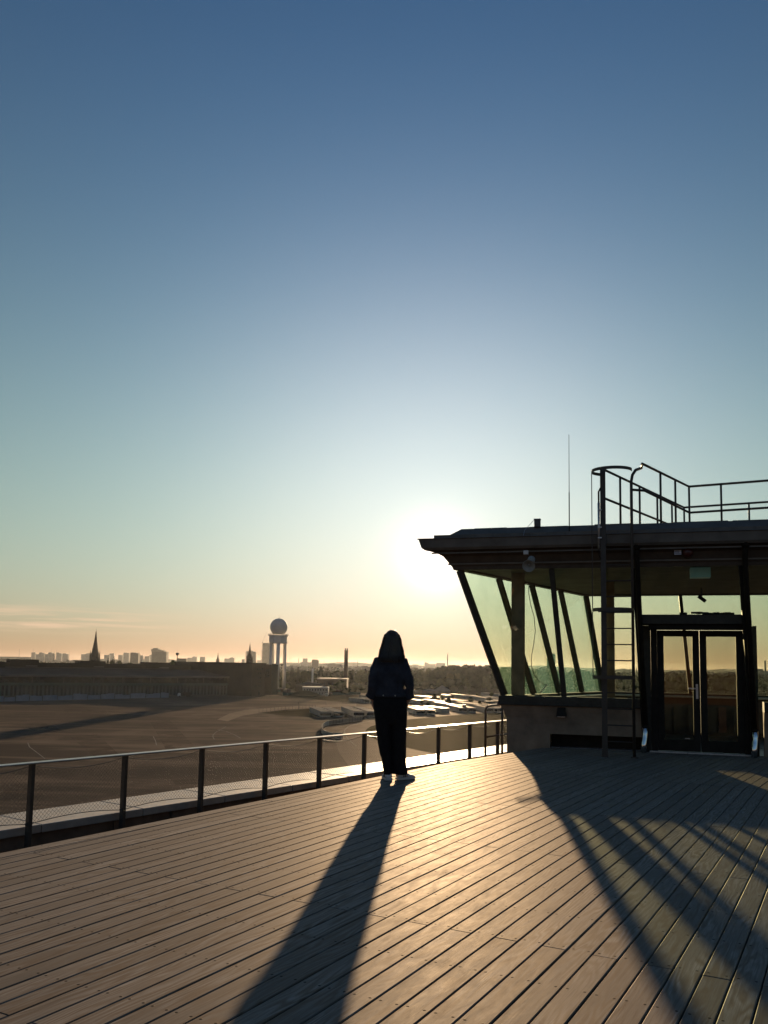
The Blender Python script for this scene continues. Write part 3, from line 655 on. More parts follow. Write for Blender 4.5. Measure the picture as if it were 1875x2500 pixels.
# mullions and panes
def mull(b, t, nb, w=0.075, d=0.10, z0=ZS, name='mullion', mat=M_frame, zt=ZT):
    return MB().bar(b, t, w, d, nb).build(name, mat, cab, bevel=0.004)
def pane(p, nrm, name='pane', mat=M_glass, inset=0.03):
    nv = (nrm + Vector((0, 0, -LEAN))).normalized() * 0.006
    return MB().hexa([q - nv for q in p], [q + nv for q in p]).build(name, mat, cab)
nz_ = ZT - 0.021
def npt(s, z, sb=None): return nearpt(s, loff(z), z)
mull(cor(0, -0.035, ZS + 0.001), cor(0, ot - 0.035, nz_), (NN + NL).normalized(), 0.085, 0.11)
mull(nearpt(S2b, -0.04, ZS + 0.001), nearpt(S2t, ot - 0.04, nz_), NN, 0.085, 0.10)
for sb, st in ((S3b, S3t), (S4b, S4t)):
    k = (st - sb) / (ZT - ZS); s0 = sb - k * ZS * 0.5; o0 = loff(0.014)
    MB().bar(nearpt(s0, o0 + 0.03, 0.014), nearpt(st, ot - 0.02, nz_), 0.11, 0.12, NN).build('leaning_post', M_dark, cab, bevel=0.004)
S5b, S5t = S4b + 1.75, S4t + 1.85
mull(nearpt(S5b, -0.04, ZS + 0.001), nearpt(S5t, ot - 0.04, nz_), NN)
pane([cor(0, 0.0, ZS), nearpt(S2b, 0, ZS), nearpt(S2t, ot, nz_), cor(0, ot, nz_)], NN)
pane([nearpt(S2b + 0.002, 0, ZS), nearpt(S3b, 0, ZS), nearpt(S3t, ot, nz_), nearpt(S2t + 0.002, ot, nz_)], NN)
pane([nearpt(S4b + 0.002, 0, ZS), nearpt(S5b, 0, ZS), nearpt(S5t, ot, nz_), nearpt(S4t + 0.002, ot, nz_)], NN)
pane([nearpt(S5b + 0.002, 0, ZS), nearpt(LEN, 0, ZS), cor(3, ot, nz_), nearpt(S5t + 0.002, ot, nz_)], NN)
for w, fr in ((0, (0.25, 0.5, 0.75)), (1, (0.0, 0.205, 0.41, 0.615, 0.82)), (2, (0.0, 0.33, 0.66))):
    i, j = w, (w + 1) % 4; n = NORM[w]; fs = [0.0] + [f for f in fr if f > 0] + [1.0]
    for f in fr:
        nn_ = n if f > 0 else (n + NORM[(w - 1) % 4]).normalized()
        mull(cor(i, -0.04, ZS + 0.001).lerp(cor(j, -0.04, ZS + 0.001), f), cor(i, ot - 0.04, nz_).lerp(cor(j, ot - 0.04, nz_), f), nn_, 0.075 if f > 0 else 0.10, 0.10)
    for a, b in zip(fs, fs[1:]):
        e = 0.0006; pane([cor(i, 0, ZS).lerp(cor(j, 0, ZS), a + e), cor(i, 0, ZS).lerp(cor(j, 0, ZS), b - e), cor(i, ot, nz_).lerp(cor(j, ot, nz_), b - e), cor(i, ot, nz_).lerp(cor(j, ot, nz_), a + e)], n, 'pane', M_greenglass if w == 0 else M_glass)
# doorway: header box, frame, two glazed leaves, threshold
sl_, sr_ = s_at(1600, 1700)[0] - 0.05, s_at(1838, 1700)[0] - 0.02
DO = -0.19; DZ = 2.04; DH = 2.27
k3 = (S3t - S3b) / (ZT - ZS); k4 = (S4t - S4b) / (ZT - ZS)
MB().prism([nearpt(S3b + k3 * 1.3 + 0.05, DO - 0.06, 0).xy, nearpt(S4b + k4 * 1.3 - 0.05, DO - 0.06, 0).xy, nearpt(S4b + k4 * 1.3 - 0.05, loff(2.2) - 0.02, 0).xy, nearpt(S3b + k3 * 1.3 + 0.05, loff(2.2) - 0.02, 0).xy], DZ + 0.075, DH).build('door_header', M_frame, cab, bevel=0.006)
MB().prism([nearpt(S3b + 0.08, DO - 0.03, 0).xy, nearpt(S4b - 0.05, DO - 0.03, 0).xy, nearpt(S4b - 0.05, loff(2.05) - 0.06, 0).xy, nearpt(S3b + 0.08, loff(2.05) - 0.06, 0).xy], DZ + 0.0, DZ + 0.072).build('header_lip', M_dark, cab)
pane([nearpt(S3b + k3 * 1.4, loff(DH), DH), nearpt(S4b + k4 * 1.4, loff(DH), DH), nearpt(S4t, ot, nz_), nearpt(S3t, ot, nz_)], NN, 'transom_pane')
m = MB()
for k in range(26):
    s = S3b + 0.62 + rnd.random() * 0.75; m.box(nearpt(s, loff(DH) - 0.06 - rnd.random() * 0.1, DH + 0.012 + rnd.random() * 0.022 * (1 if 0.75 < s - S3b < 1.3 else 0.5)), (0.05 + rnd.random() * 0.06, 0.05, 0.03), rnd.random() * 3)
m.build('header_litter', M_dark, cab, kind='stuff')
ang = math.atan2(DN.y, DN.x)
for s in (sl_ + 0.04, sr_ - 0.04): MB().box(nearpt(s, DO, DZ / 2), (0.10, 0.09, DZ - 0.004), ang).build('door_jamb', M_dark, cab)
# narrow side pieces between frame and leaning posts
for a, b in ((S3b - 0.04, sl_ - 0.012), (sr_ + 0.012, S4b + 0.10)):
    MB().prism([nearpt(a, DO - 0.02, 0).xy, nearpt(b, DO - 0.02, 0).xy, nearpt(b, DO + 0.02, 0).xy, nearpt(a, DO + 0.02, 0).xy], 0.0, DZ + 0.07).build('door_reveal', M_frame, cab)
cs = (sl_ + sr_) / 2
for s0, s1, side in ((sl_ + 0.092, cs - 0.004, 1), (cs + 0.004, sr_ - 0.092, -1)):
    lf = MB(); st, tp, bt = 0.105, 0.10, 0.19
    lf.box(nearpt(s0 + st / 2, DO, DZ / 2 + 0.01), (st, 0.06, DZ - 0.04), ang); lf.box(nearpt(s1 - st / 2, DO, DZ / 2 + 0.01), (st, 0.06, DZ - 0.04), ang)
    lf.box(nearpt((s0 + s1) / 2, DO, DZ - 0.01 - tp / 2), (s1 - s0 - 2 * st - 0.002, 0.058, tp), ang); lf.box(nearpt((s0 + s1) / 2, DO, 0.03 + bt / 2), (s1 - s0 - 2 * st - 0.002, 0.058, bt), ang)
    leaf_o = lf.build('door_leaf', M_dark, cab, bevel=0.003)
    q = [nearpt(s, DO, z) for s, z in ((s0 + st, 0.03 + bt), (s1 - st, 0.03 + bt), (s1 - st, DZ - 0.01 - tp), (s0 + st, DZ - 0.01 - tp))]
    MB().hexa([v - NN * 0.008 for v in q], [v + NN * 0.008 for v in q]).build('door_pane', M_doorglass, leaf_o)
    if side == 1:
        hp = MB(); hp.box(nearpt(s1 - 0.045, DO + 0.036, 1.02), (0.035, 0.01, 0.24), ang); hp.bar(nearpt(s1 - 0.045, DO + 0.075, 1.065), nearpt(s1 - 0.185, DO + 0.075, 1.07), 0.02, 0.02); hp.bar(nearpt(s1 - 0.045, DO + 0.04, 1.065), nearpt(s1 - 0.045, DO + 0.085, 1.065), 0.02, 0.02)
        hp.build('door_handle', M_alu, leaf_o)
        hp = MB(); hp.bar(nearpt(s0 + 0.42, DO + 0.013, 0.242), nearpt(s0 + 0.50, DO + 0.013, 0.242), 0.012, 0.012); hp.build('door_tag', M_alu, leaf_o)
MB().box(nearpt(cs, DO + 0.03, 0.012), (sr_ - sl_ + 0.1, 0.16, 0.024), ang).build('threshold', M_alu, cab, bevel=0.003)
# gutter hoppers and downpipes running down both leaning posts, ending in bright shoes
for sb, st, kk in ((S3b, S3t, k3), (S4b, S4t, k4)):
    dp = MB(); top = nearpt(st + 0.02, 0.80, ZT + 0.30)
    b0 = nearpt(sb - kk * 0.45 - 0.02, loff(0.42) + 0.13, 0.42)
    dp.tube([top, nearpt(st + 0.02, 0.74, ZT + 0.16), nearpt(st + 0.03, ot + 0.13, ZT + 0.02), b0], 0.042, 10)
    pipe = dp.build('downpipe', M_dark, cab, smooth=True)
    MB().lathe([(0.045, -0.09), (0.06, -0.06), (0.105, 0.06), (0.11, 0.10)], top + Vector((0, 0, 0.02)), 12).build('hopper', M_dark, pipe, smooth=True)
    q0 = b0 + Vector((0, 0, -0.02))
    MB().tube([q0 + Vector((0.0, 0, 0.02)), q0 + Vector((0.003, 0, -0.10)), q0 + NN * 0.02 + Vector((-0.008, 0, -0.18)), q0 + NN * 0.045 + Vector((-0.022, 0, -0.26)), q0 + NN * 0.05 + Vector((-0.028, 0, -0.395))], [0.046, 0.046, 0.046, 0.046, 0.046], 14).build('pipe_shoe', M_chrome, pipe, smooth=True)
    MB().lathe([(0.053, 0), (0.053, 0.03)], b0 + Vector((0, 0, -0.005)), 14).build('pipe_collar', M_dark, pipe)
# inside: two square columns, window board, added board row imitating reflections in the door, glowing teal panel
def col(x, y, Yd, w): p = at(x, y, Yd); MB().box((p.x, p.y, ZT / 2 + 0.01), (w, w, ZT - 0.01), ang).build('inner_column', M_plaster, cab)
col(1265, 1550, 15.1, 0.215); col(1486, 1550, 16.4, 0.22)
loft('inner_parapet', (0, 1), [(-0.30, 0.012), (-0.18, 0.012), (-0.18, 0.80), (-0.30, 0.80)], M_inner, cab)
loft('window_board', (0, 1), [(-0.46, 0.80), (-0.171, 0.80), (-0.171, 0.835), (-0.46, 0.835)], M_white, cab)
nearloft('window_board', 0.35, S3b - 0.1, [(-0.42, 0.845), (-0.171, 0.845), (-0.171, 0.872), (-0.42, 0.872)], M_white, cab)
for k in range(26):
    f = 0.04 + k * 0.036; a, b = cor(1, -0.40, 0).lerp(cor(2, -0.40, 0), f), cor(1, -0.40, 0).lerp(cor(2, -0.40, 0), f + 0.030 * (1 if k % 3 else 0.6))
    MB().prism([a.xy, b.xy, (b - NN * -0.05).xy, (a - NN * -0.05).xy], 0.10, 0.62).build('reflection_board', M_redrefl if k in (6, 9, 13, 15) else M_inner, cab)  # added boards; the red ones stand in for reflections of sunlit pillars
lp = at(1709, 1395, 13.75); lamp = MB().box((lp.x, lp.y, ZT - 0.085), (0.31, 0.22, 0.16), ang); panel_o = lamp.build('ceiling_panel', M_glowpanel, cab)  # teal panel under the ceiling, brightened by its own added glow
# hanging cable inside the left windows with its bent white end piece
pts = [at(x, y, 15.6) for x, y in ((1291, 1428), (1291, 1450), (1296, 1478), (1304, 1506), (1307, 1540), (1303, 1572), (1298, 1600), (1297, 1625), (1303, 1646), (1314, 1660), (1327, 1671), (1336, 1672))]
cb = MB().tube(pts, 0.006, 6); co_ = cb.build('hanging_cable', M_dark, None, smooth=True)
co_['label'] = 'thin dark cable hanging in a curve inside the left window of the cab'; co_['category'] = 'cable'
MB().bar(at(1336, 1670, 15.55), at(1318, 1693, 15.5), 0.012, 0.012).build('cable_end', M_white, co_)
# camera pointing down from the transom inside
p = at(1713, 1462, 15.2); cc = thing('ceiling_camera', 'small camera hanging under the cab ceiling above the glass door', 'camera', (p.x, p.y, p.z))
MB().tube([p + Vector((0, 0, 0.20)), p + Vector((0, 0, 0.03))], 0.012, 6).build('stem', M_dark, cc)
MB().bar(p + Vector((-0.06, 0, 0.05)), p + Vector((0.06, -0.03, -0.05)), 0.06, 0.06).build('camera_body', M_dark, cc, bevel=0.008)

# ------------------------------------------------------------------ ladder with safety cage
LO = 1.03
def colx(x, off, z):                                   # on the line parallel to the near wall, OFF outside it, in picture column x
    best = None
    for k in range(0, 900):
        p = nearpt(k * 0.01, off, z); d = np.array(p) - _C; u = PW / 2 + PF * (d @ _R) / (d @ _f)
        if best is None or abs(u - x) < best[0]: best = (abs(u - x), k * 0.01)
    return best[1]
sa, sb_ = colx(1477, LO, 0.6), colx(1547, LO, 0.6)
ladder = thing('cat_ladder', 'tall caged steel ladder up to the roof beside the glass door', 'ladder', tuple(nearpt(sa, LO, 0)))
MB().box(nearpt(sa, LO, 2.30), (0.085, 0.03, 4.58), ang).build('side_rail', M_post, ladder, bevel=0.004)
MB().tube([nearpt(sb_, LO, 0.02), nearpt(sb_, LO, 4.35), nearpt(sb_ + 0.02, LO - 0.02, 4.46), nearpt(sb_ + 0.07, LO - 0.08, 4.55), nearpt(sb_ + 0.16, LO - 0.30, 4.63)], 0.024, 10).build('side_rail', M_post, ladder, smooth=True)
for k in range(13): MB().tube([nearpt(sa + 0.03, LO, 0.24 + k * 0.252), nearpt(sb_, LO, 0.24 + k * 0.252)], 0.010, 6).build('rung', M_post, ladder)
for s in (sa, sb_): MB().box(nearpt(s, LO, 0.008), (0.10, 0.08, 0.016), ang).build('foot_plate', M_post, ladder)
hc = (sa + sb_) / 2 - 0.08; hr_ = 0.315
for z, w in ((4.53, 0.05), (2.29, 0.055), (1.235, 0.055)):
    m = MB(); n = 28; q = []
    a0 = math.pi * 0.02; a1_ = 1.36 * math.pi if z > 4 else math.pi * 0.98
    for k in range(n + 1):
        a = a0 + (a1_ - a0) * k / n; q.append([nearpt(hc + math.cos(a) * r, LO + 0.02 + math.sin(a) * r * 0.85, zz) for r, zz in ((hr_, z - w / 2), (hr_, z + w / 2), (hr_ - 0.008, z + w / 2), (hr_ - 0.008, z - w / 2))])
    m.rings(q).build('cage_hoop', M_post, ladder)
MB().box(nearpt(hc - hr_ + 0.004, LO + 0.03, 2.87), (0.012, 0.04, 3.33), ang).build('cage_strap', M_post, ladder)
for z in (1.235, 2.29): MB().bar(nearpt(sa - 0.09, LO, z), nearpt(sb_ + 0.02, LO, z), 0.012, 0.055).build('cage_bar', M_post, ladder)
for z in (3.42, 3.62): MB().bar(nearpt(sa, LO, z), nearpt(sa, 0.79, z), 0.03, 0.012).build('wall_bracket', M_post, ladder); MB().bar(nearpt(sb_, LO, z), nearpt(sb_, 0.79, z), 0.03, 0.012).build('wall_bracket', M_post, ladder)
p = nearpt(sa - 0.065, LO + 0.02, 0); rod = thing('antenna_rod', 'pale tube antenna clamped to the left rail of the ladder', 'antenna', tuple(nearpt(sa - 0.065, LO + 0.02, 3.3)))
MB().tube([p + dz * 3.28, p + dz * 4.02], [0.017, 0.020], 8).build('antenna_tube', M_alu, rod, smooth=True)
MB().tube([p + dz * 4.02, p + dz * 4.20, p + dz * 4.26 + DN * 0.03], 0.014, 6).build('antenna_cap', M_dark, rod, smooth=True)
MB().tube([p + dz * 3.28, p + dz * 3.18, p + dz * 3.1 + DN * 0.03], 0.008, 5).build('antenna_lead', M_dark, rod)
for z in (3.45, 3.62, 3.9): MB().box(p + dz * z + DN * 0.015, (0.06, 0.05, 0.02), ang).build('clamp', M_alu, rod)

# ------------------------------------------------------------------ railings on the cab roof
ZR = 4.62; ZF = ZT + 0.70
def rp(x, y, z=ZR): return gr(x, y, z)
def rooftube(pts, r=0.021): return MB().tube(pts, r, 8)
f0, f1 = rp(1568, 1132), rp(1682, 1188); f2 = rp(1760, 1182); fd = (f2 - f1).normalized(); f3 = f1 + fd * 4.2
r0 = nearpt(sa, LO, 4.575); r1 = rp(1670, 1239); r3 = r1 + fd * 4.6
g = thing('roof_railing', 'nearer tube railing on the cab roof running back from the ladder then right', 'railing', (f1.x, f1.y, ZF))
rooftube([nearpt(sb_ + 0.16, LO - 0.30, 4.632), f0, f0.lerp(f1, 0.06), f1, f3]).build('top_rail', M_post, g, smooth=True)
dn = Vector((0, 0, -0.47))
rooftube([nearpt(sb_, LO - 0.02, 4.22), f0.lerp(f1, 0.04) + Vector((0, 0, -0.42)), f1 + dn, f3 + dn]).build('mid_rail', M_post, g, smooth=True)
for q in (f0.lerp(f1, 0.36), f0.lerp(f1, 0.68), f1, f1.lerp(f2, 1.0), f1 + fd * 2.1, f1 + fd * 3.3): MB().tube([q, Vector((q.x, q.y, ZF - 0.03))], 0.019, 8).build('post', M_post, g, smooth=True)
g2 = thing('roof_railing', 'farther tube railing on the cab roof behind the nearer one, starting at the cage top', 'railing', (r1.x, r1.y, ZF))
rooftube([r0, r1, r3]).build('top_rail', M_post, g2, smooth=True)
rooftube([r0 + Vector((0, 0, -0.47)), r0.lerp(r1, 0.5) + dn, r1 + dn]).build('mid_rail', M_post, g2, smooth=True)
for q in (r0.lerp(r1, 0.18), r0.lerp(r1, 0.40), r0.lerp(r1, 0.62), r0.lerp(r1, 0.82), r1, r1.lerp(r3, 0.26), r1.lerp(r3, 0.55), r1.lerp(r3, 0.85)): MB().tube([q, Vector((q.x, q.y, ZF - 0.03))], 0.019, 8).build('post', M_post, g2, smooth=True)
# whip antenna, roof vent with its wire
p = nearpt(colx(1390, 0.62, 3.7), 0.62, 0); wa = thing('whip_antenna', 'thin tall whip antenna on the roof edge left of the ladder', 'antenna', (p.x, p.y, ZT + 0.54))
MB().tube([p + dz * (ZT + 0.57), p + dz * (ZT + 1.25)], 0.009, 6).build('antenna_base', M_dark, wa)
MB().tube([p + dz * (ZT + 1.25), p + dz * (ZT + 2.24)], [0.006, 0.004], 6).build('antenna_tip', M_dark, wa)
p = nearpt(colx(1312, 0.5, 3.7), 0.5, 0); rv = thing('roof_vent', 'small capped vent box on the roof edge above the loudspeaker', 'vent', (p.x, p.y, ZT + 0.6))
MB().box(p + dz * (ZT + 0.76), (0.10, 0.10, 0.12), ang).build('vent_box', M_slate, rv); MB().box(p + dz * (ZT + 0.828), (0.115, 0.115, 0.014), ang).build('vent_cap', M_slate, rv, bevel=0.003)
MB().tube([nearpt(colx(1278, 0.95, 3.5), 0.95, ZT + 0.49), nearpt(colx(1281, 0.8, 3.6), 0.8, ZT + 0.60), p + dz * (ZT + 0.82) - DN * 0.06], 0.004, 5).build('earth_wire', M_alu, rv)
# horn loudspeaker with its junction box under the eave
hp_ = at(1292, 1379, 13.25); horn = thing('horn_loudspeaker', 'round grey horn loudspeaker under the eave above the left windows', 'loudspeaker', tuple(hp_))
ax = (Vector((-0.28, -0.86, -0.42))).normalized(); rot = ax.to_track_quat('Z', 'Y').to_matrix()
m = MB(); m.lathe([(0.030, -0.16), (0.045, -0.15), (0.048, -0.05), (0.055, -0.02), (0.075, 0.03), (0.098, 0.06), (0.102, 0.062), (0.096, 0.060), (0.05, -0.005), (0.012, -0.02)], (0, 0, 0), 24); m.v = [rot @ v + hp_ for v in m.v]; m.build('horn_bell', M_grey, horn, smooth=True)
m = MB(); m.lathe([(0.055, -0.30), (0.06, -0.29), (0.06, -0.15), (0.03, -0.14)], (0, 0, 0), 20); m.v = [rot @ v + hp_ for v in m.v]; m.build('horn_driver', M_grey, horn, smooth=True)
m = MB(); m.lathe([(0.02, -0.02), (0.018, 0.012), (0.004, 0.02)], (0, 0, 0), 12); m.v = [rot @ v + hp_ for v in m.v]; m.build('horn_plug', M_grey, horn, smooth=True)
MB().tube([hp_ - ax * 0.2, hp_ - ax * 0.22 + Vector((0.05, 0.2, 0.06)), hp_ - ax * 0.2 + Vector((0.08, 0.5, 0.1))], 0.012, 6).build('bracket', M_dark, horn)
p = at(1284, 1349, 13.22); jb = MB().box(p, (0.075, 0.05, 0.065), ang).build('junction_box', M_white, None, bevel=0.005); jb['label'] = 'small pale junction box under the eave just above the horn loudspeaker'; jb['category'] = 'junction box'
# sign and red lamp over the door, wall lamp on the lower wall
p = nearpt(colx(1655, 0.70, ZT + 0.2), 0.70, -0.03); sg = thing('notice_plate', 'small two line notice plate on the beam over the glass door', 'sign', (p.x, p.y, ZT + 0.2))
MB().box(p + dz * (ZT + 0.218), (0.105, 0.008, 0.075), ang).build('plate', M_sign, sg)
for z, x0, x1 in ((0.238, -0.04, 0.04), (0.222, -0.044, 0.02), (0.200, -0.044, 0.044)): MB().box(p + dz * (ZT + z) + DN * ((x0 + x1) / 2) + NN * 0.006, (x1 - x0, 0.004, 0.006), ang).build('print_line', M_ink, sg)
p = nearpt(colx(1679, 0.70, ZT + 0.2), 0.685, ZT + 0.185); rl = MB(); rl.lathe([(0.082, 0), (0.082, 0.02), (0.07, 0.045), (0.03, 0.06), (0.005, 0.064)], (0, 0, 0), 20)
rot = NN.to_track_quat('Z', 'Y').to_matrix(); rl.v = [rot @ v + p for v in rl.v]; o = rl.build('alarm_light', M_red, None, smooth=True); o['label'] = 'round dark red alarm light beside the notice plate over the door'; o['category'] = 'alarm light'
p = nearpt(colx(1371, 0.0, 0.6), -0.05, 0.63); wl = thing('wall_lamp', 'black wedge shaped wall lamp on the lower wall under the window', 'lamp', tuple(p))
ww = 0.085; MB().hexa([p + DN * a + NN * b - dz * 0.085 for a, b in ((-ww, -0.02), (ww, -0.02), (ww, 0.10), (-ww, 0.10))], [p + DN * a + NN * b + dz * 0.085 for a, b in ((-ww * 0.8, -0.02), (ww * 0.8, -0.02), (ww * 0.8, 0.05), (-ww * 0.8, 0.05))]).build('lamp_housing', M_dark, wl, bevel=0.004)
MB().box(p + NN * 0.04 - dz * 0.092, (0.13, 0.09, 0.010), ang).build('lamp_glass', M_alu, wl)

# ------------------------------------------------------------------ the person
FL, FR = gr(948, 1908), gr(986, 1900)                  # where the two feet stand
PO = Vector((0.098, 10.22, 0)); YAW = R(0)
PROT = Matrix.Rotation(YAW, 4, 'Z')
def remeshed(m, name, mat, parent, voxel, smooth_it=6, fac=0.5, disp=None, dec=None):
    # fuse overlapping closed shells into one continuous surface
    m.v = [PROT @ v + PO for v in m.v]
    o = m.build(name, mat, parent, smooth=True)
    md = o.modifiers.new('fuse', 'REMESH'); md.mode = 'VOXEL'; md.voxel_size = voxel
    if smooth_it:
        ms = o.modifiers.new('soften', 'SMOOTH'); ms.factor = fac; ms.iterations = smooth_it
    if disp:
        tex = bpy.data.textures.new(name, 'CLOUDS'); tex.noise_scale = disp[1]; tex.noise_depth = 2
        dm = o.modifiers.new('folds', 'DISPLACE'); dm.texture = tex; dm.strength = disp[0]; dm.mid_level = 0.5
    dg = bpy.context.evaluated_depsgraph_get(); me = bpy.data.meshes.new_from_object(o.evaluated_get(dg)); me.name = name
    o.modifiers.clear(); o.data = me; me.polygons.foreach_set('use_smooth', [True] * len(me.polygons))
    if not me.materials: me.materials.append(mat)
    return o
def ell(cx, cy, z, rx, ry, n=20, ax=2.0):
    q = []
    for k in range(n):
        a = 2 * math.pi * k / n; c, s = math.cos(a), math.sin(a)
        q.append((cx + rx * math.copysign(abs(c) ** (2 / ax), c), cy + ry * math.copysign(abs(s) ** (2 / ax), s), z))
    return q
def tubeline(m, pts, rs, n=14): m.tube([Vector(p) for p in pts], rs, n)
per = thing('person', 'person with long dark hair in denim jacket and wide black trousers, seen from behind', 'person', (PO.x, PO.y, 0))
# local frame: +y is where the person looks (away from the camera), x to the right, z up
SHX = 0.192
body = MB()
body.rings([ell(0, 0.0, z, rx, ry) for z, rx, ry in ((0.88, 0.12, 0.09), (0.96, 0.15, 0.105), (1.1, 0.13, 0.095), (1.25, 0.14, 0.10), (1.36, 0.15, 0.095), (1.42, 0.10, 0.07), (1.46, 0.055, 0.055))])
tubeline(body, [(0, -0.005, 1.38), (0, 0.005, 1.46), (0, 0.015, 1.54)], [0.062, 0.052, 0.054])
body.rings([ell(0, 0.025 + dy, z, rx, ry) for z, rx, ry, dy in ((1.500, 0.035, 0.045, 0.035), (1.515, 0.052, 0.07, 0.02), (1.55, 0.066, 0.086, 0.008), (1.60, 0.074, 0.094, 0.0), (1.65, 0.077, 0.097, -0.004), (1.69, 0.073, 0.092, -0.006), (1.72, 0.058, 0.074, -0.006), (1.738, 0.03, 0.04, -0.004))])
body.rings([ell(0, 0.115 + dy, z, rx, ry, 10) for z, rx, ry, dy in ((1.585, 0.014, 0.012, 0.006), (1.592, 0.016, 0.018, 0.012), (1.61, 0.011, 0.013, 0.008), (1.64, 0.008, 0.008, 0.0))])   # nose
for s in (-1, 1): body.rings([ell(s * 0.077, 0.015, z, 0.010, r, 10) for z, r in ((1.575, 0.008), (1.59, 0.016), (1.61, 0.021), (1.63, 0.015))])    # ears
head_top = None
for z, r in ((1.553, 0.010), (1.541, 0.011)): body.rings([ell(x, 0.112 - abs(x) * 0.35, z, 0.004, 0.006 + (0.02 - abs(x)) * 0.2, 8) for x in (-0.02, -0.01, 0.0, 0.01, 0.02)])
for s in (-1, 1):
    sh, el, wr = (s * 0.160, -0.01, 1.375), (s * (0.212 if s < 0 else 0.232), -0.036, 1.11), (s * 0.212, 0.035, 0.925)
    tubeline(body, [(s * 0.10, 0, 1.37), sh, el], [0.05, 0.048, 0.036]); tubeline(body, [el, (s * 0.216, 0.0, 1.02), wr], [0.036, 0.034, 0.026])
    # palm and five fingers sliding into the trouser pocket
    pa = Vector((s * 0.206, 0.05, 0.88)); body.rings([ell(pa.x - s * k * 0.004, pa.y + k * 0.006, 0.915 - k * 0.022, 0.016, 0.036, 12) for k in range(5)])
    for j, (dy, L) in enumerate(((-0.028, 0.062), (-0.010, 0.074), (0.009, 0.078), (0.028, 0.070))):
        r0 = Vector((s * 0.190, 0.075 + dy, 0.838)); tubeline(body, [r0, r0 + Vector((-s * 0.006, 0.004, -L * 0.45)), r0 + Vector((-s * 0.016, 0.010, -L * 0.8)), r0 + Vector((-s * 0.024, 0.012, -L))], [0.0095, 0.009, 0.0085, 0.007], 8)
    t0_ = Vector((s * 0.214, 0.075, 0.90)); tubeline(body, [t0_, t0_ + Vector((s * 0.002, 0.030, -0.020)), t0_ + Vector((-s * 0.004, 0.046, -0.045))], [0.012, 0.011, 0.009], 8)
    fx = (-0.010 if s < 0 else 0.118)
    tubeline(body, [(s * 0.075, 0, 0.90), (s * 0.085, 0.005, 0.50), (fx, -0.01, 0.12)], [0.08, 0.056, 0.036])
    tubeline(body, [(fx, -0.02, 0.12), (fx, -0.015, 0.055), (fx + s * 0.03, 0.10, 0.035)], [0.034, 0.034, 0.025])
remeshed(body, 'body', M_skin, per, 0.0062, 2)
# wide trousers: hips, two legs that meet high, hems standing just over the shoes
tr = MB()
tr.rings([ell(0.0 + dx, 0.005, z, rx, ry, 24, 2.3) for z, rx, ry, dx in ((0.66, 0.165, 0.120, 0.015), (0.74, 0.188, 0.140, 0.012), (0.82, 0.202, 0.152, 0.006), (0.90, 0.208, 0.150, 0), (0.97, 0.196, 0.135, 0), (1.04, 0.170, 0.115, 0), (1.07, 0.160, 0.11, 0))])
for legs in (((0.84, -0.096, 0.102, 0.140), (0.72, -0.085, 0.094, 0.132), (0.62, -0.074, 0.090, 0.126), (0.42, -0.056, 0.083, 0.118), (0.30, -0.042, 0.070, 0.114), (0.22, -0.026, 0.060, 0.112), (0.12, -0.012, 0.055, 0.114), (0.072, -0.008, 0.054, 0.116)),
             ((0.84, 0.104, 0.106, 0.140), (0.72, 0.108, 0.100, 0.132), (0.62, 0.110, 0.093, 0.126), (0.42, 0.114, 0.087, 0.120), (0.30, 0.116, 0.086, 0.118), (0.22, 0.118, 0.085, 0.118), (0.12, 0.127, 0.091, 0.120), (0.072, 0.131, 0.093, 0.122))):
    tr.rings([ell(cx, 0.0, z, rx, ry, 22, 2.2) for z, cx, rx, ry in legs])
remeshed(tr, 'trousers', M_trouser, per, 0.009, 4, 0.5, (0.020, 0.13))
# denim jacket: trunk, sleeves with turned back cuffs, hem band, collar
jk = MB()
jk.rings([ell(dx, -0.005 + dy, z, rx, ry, 24, 2.4) for z, rx, ry, dx, dy in ((0.995, 0.186, 0.132, 0.006, 0), (1.03, 0.182, 0.130, 0.004, 0), (1.10, 0.158, 0.126, 0.0, 0), (1.20, 0.172, 0.132, 0, 0), (1.30, 0.188, 0.130, 0, -0.002), (1.38, 0.178, 0.115, 0, -0.004), (1.44, 0.150, 0.095, 0, -0.004), (1.485, 0.095, 0.078, 0, 0.0), (1.51, 0.072, 0.070, 0, 0.005))])
for s in (-1, 1):
    ex = 0.008 if s < 0 else 0.030
    tubeline(jk, [(s * 0.09, -0.005, 1.405), (s * 0.140, -0.008, 1.395), (s * 0.172, -0.018, 1.30), (s * (0.196 + ex * 0.6), -0.034, 1.19), (s * (0.205 + ex), -0.036, 1.10), (s * (0.214 + ex * 0.4), 0.000, 1.02), (s * 0.216, 0.015, 0.99)], [0.070, 0.078, 0.075, 0.066 if s > 0 else 0.072, 0.054 if s > 0 else 0.064, 0.054, 0.058])
remeshed(jk, 'jacket', M_denim, per, 0.0095, 4, 0.5, (0.024, 0.10))
jko = per.children[-1]
for s in (-1, 1):
    c = MB()
    tubeline(c, [(s * 0.214, 0.008, 1.030), (s * 0.222, 0.018, 1.000), (s * (0.228 if s > 0 else 0.232), 0.028, 0.975)], [0.060, 0.066, 0.071], 20); c.v = [PROT @ v + PO for v in c.v]
    c.build('cuff', M_denim, jko, smooth=True)
c = MB(); c.rings([ell(0.006, -0.005, z, rx, ry, 28, 2.4) for z, rx, ry in ((0.980, 0.184, 0.132), (0.983, 0.190, 0.137), (1.018, 0.191, 0.138), (1.022, 0.186, 0.133))]); c.v = [PROT @ v + PO for v in c.v]; c.build('hem_band', M_denim, jko, smooth=True)
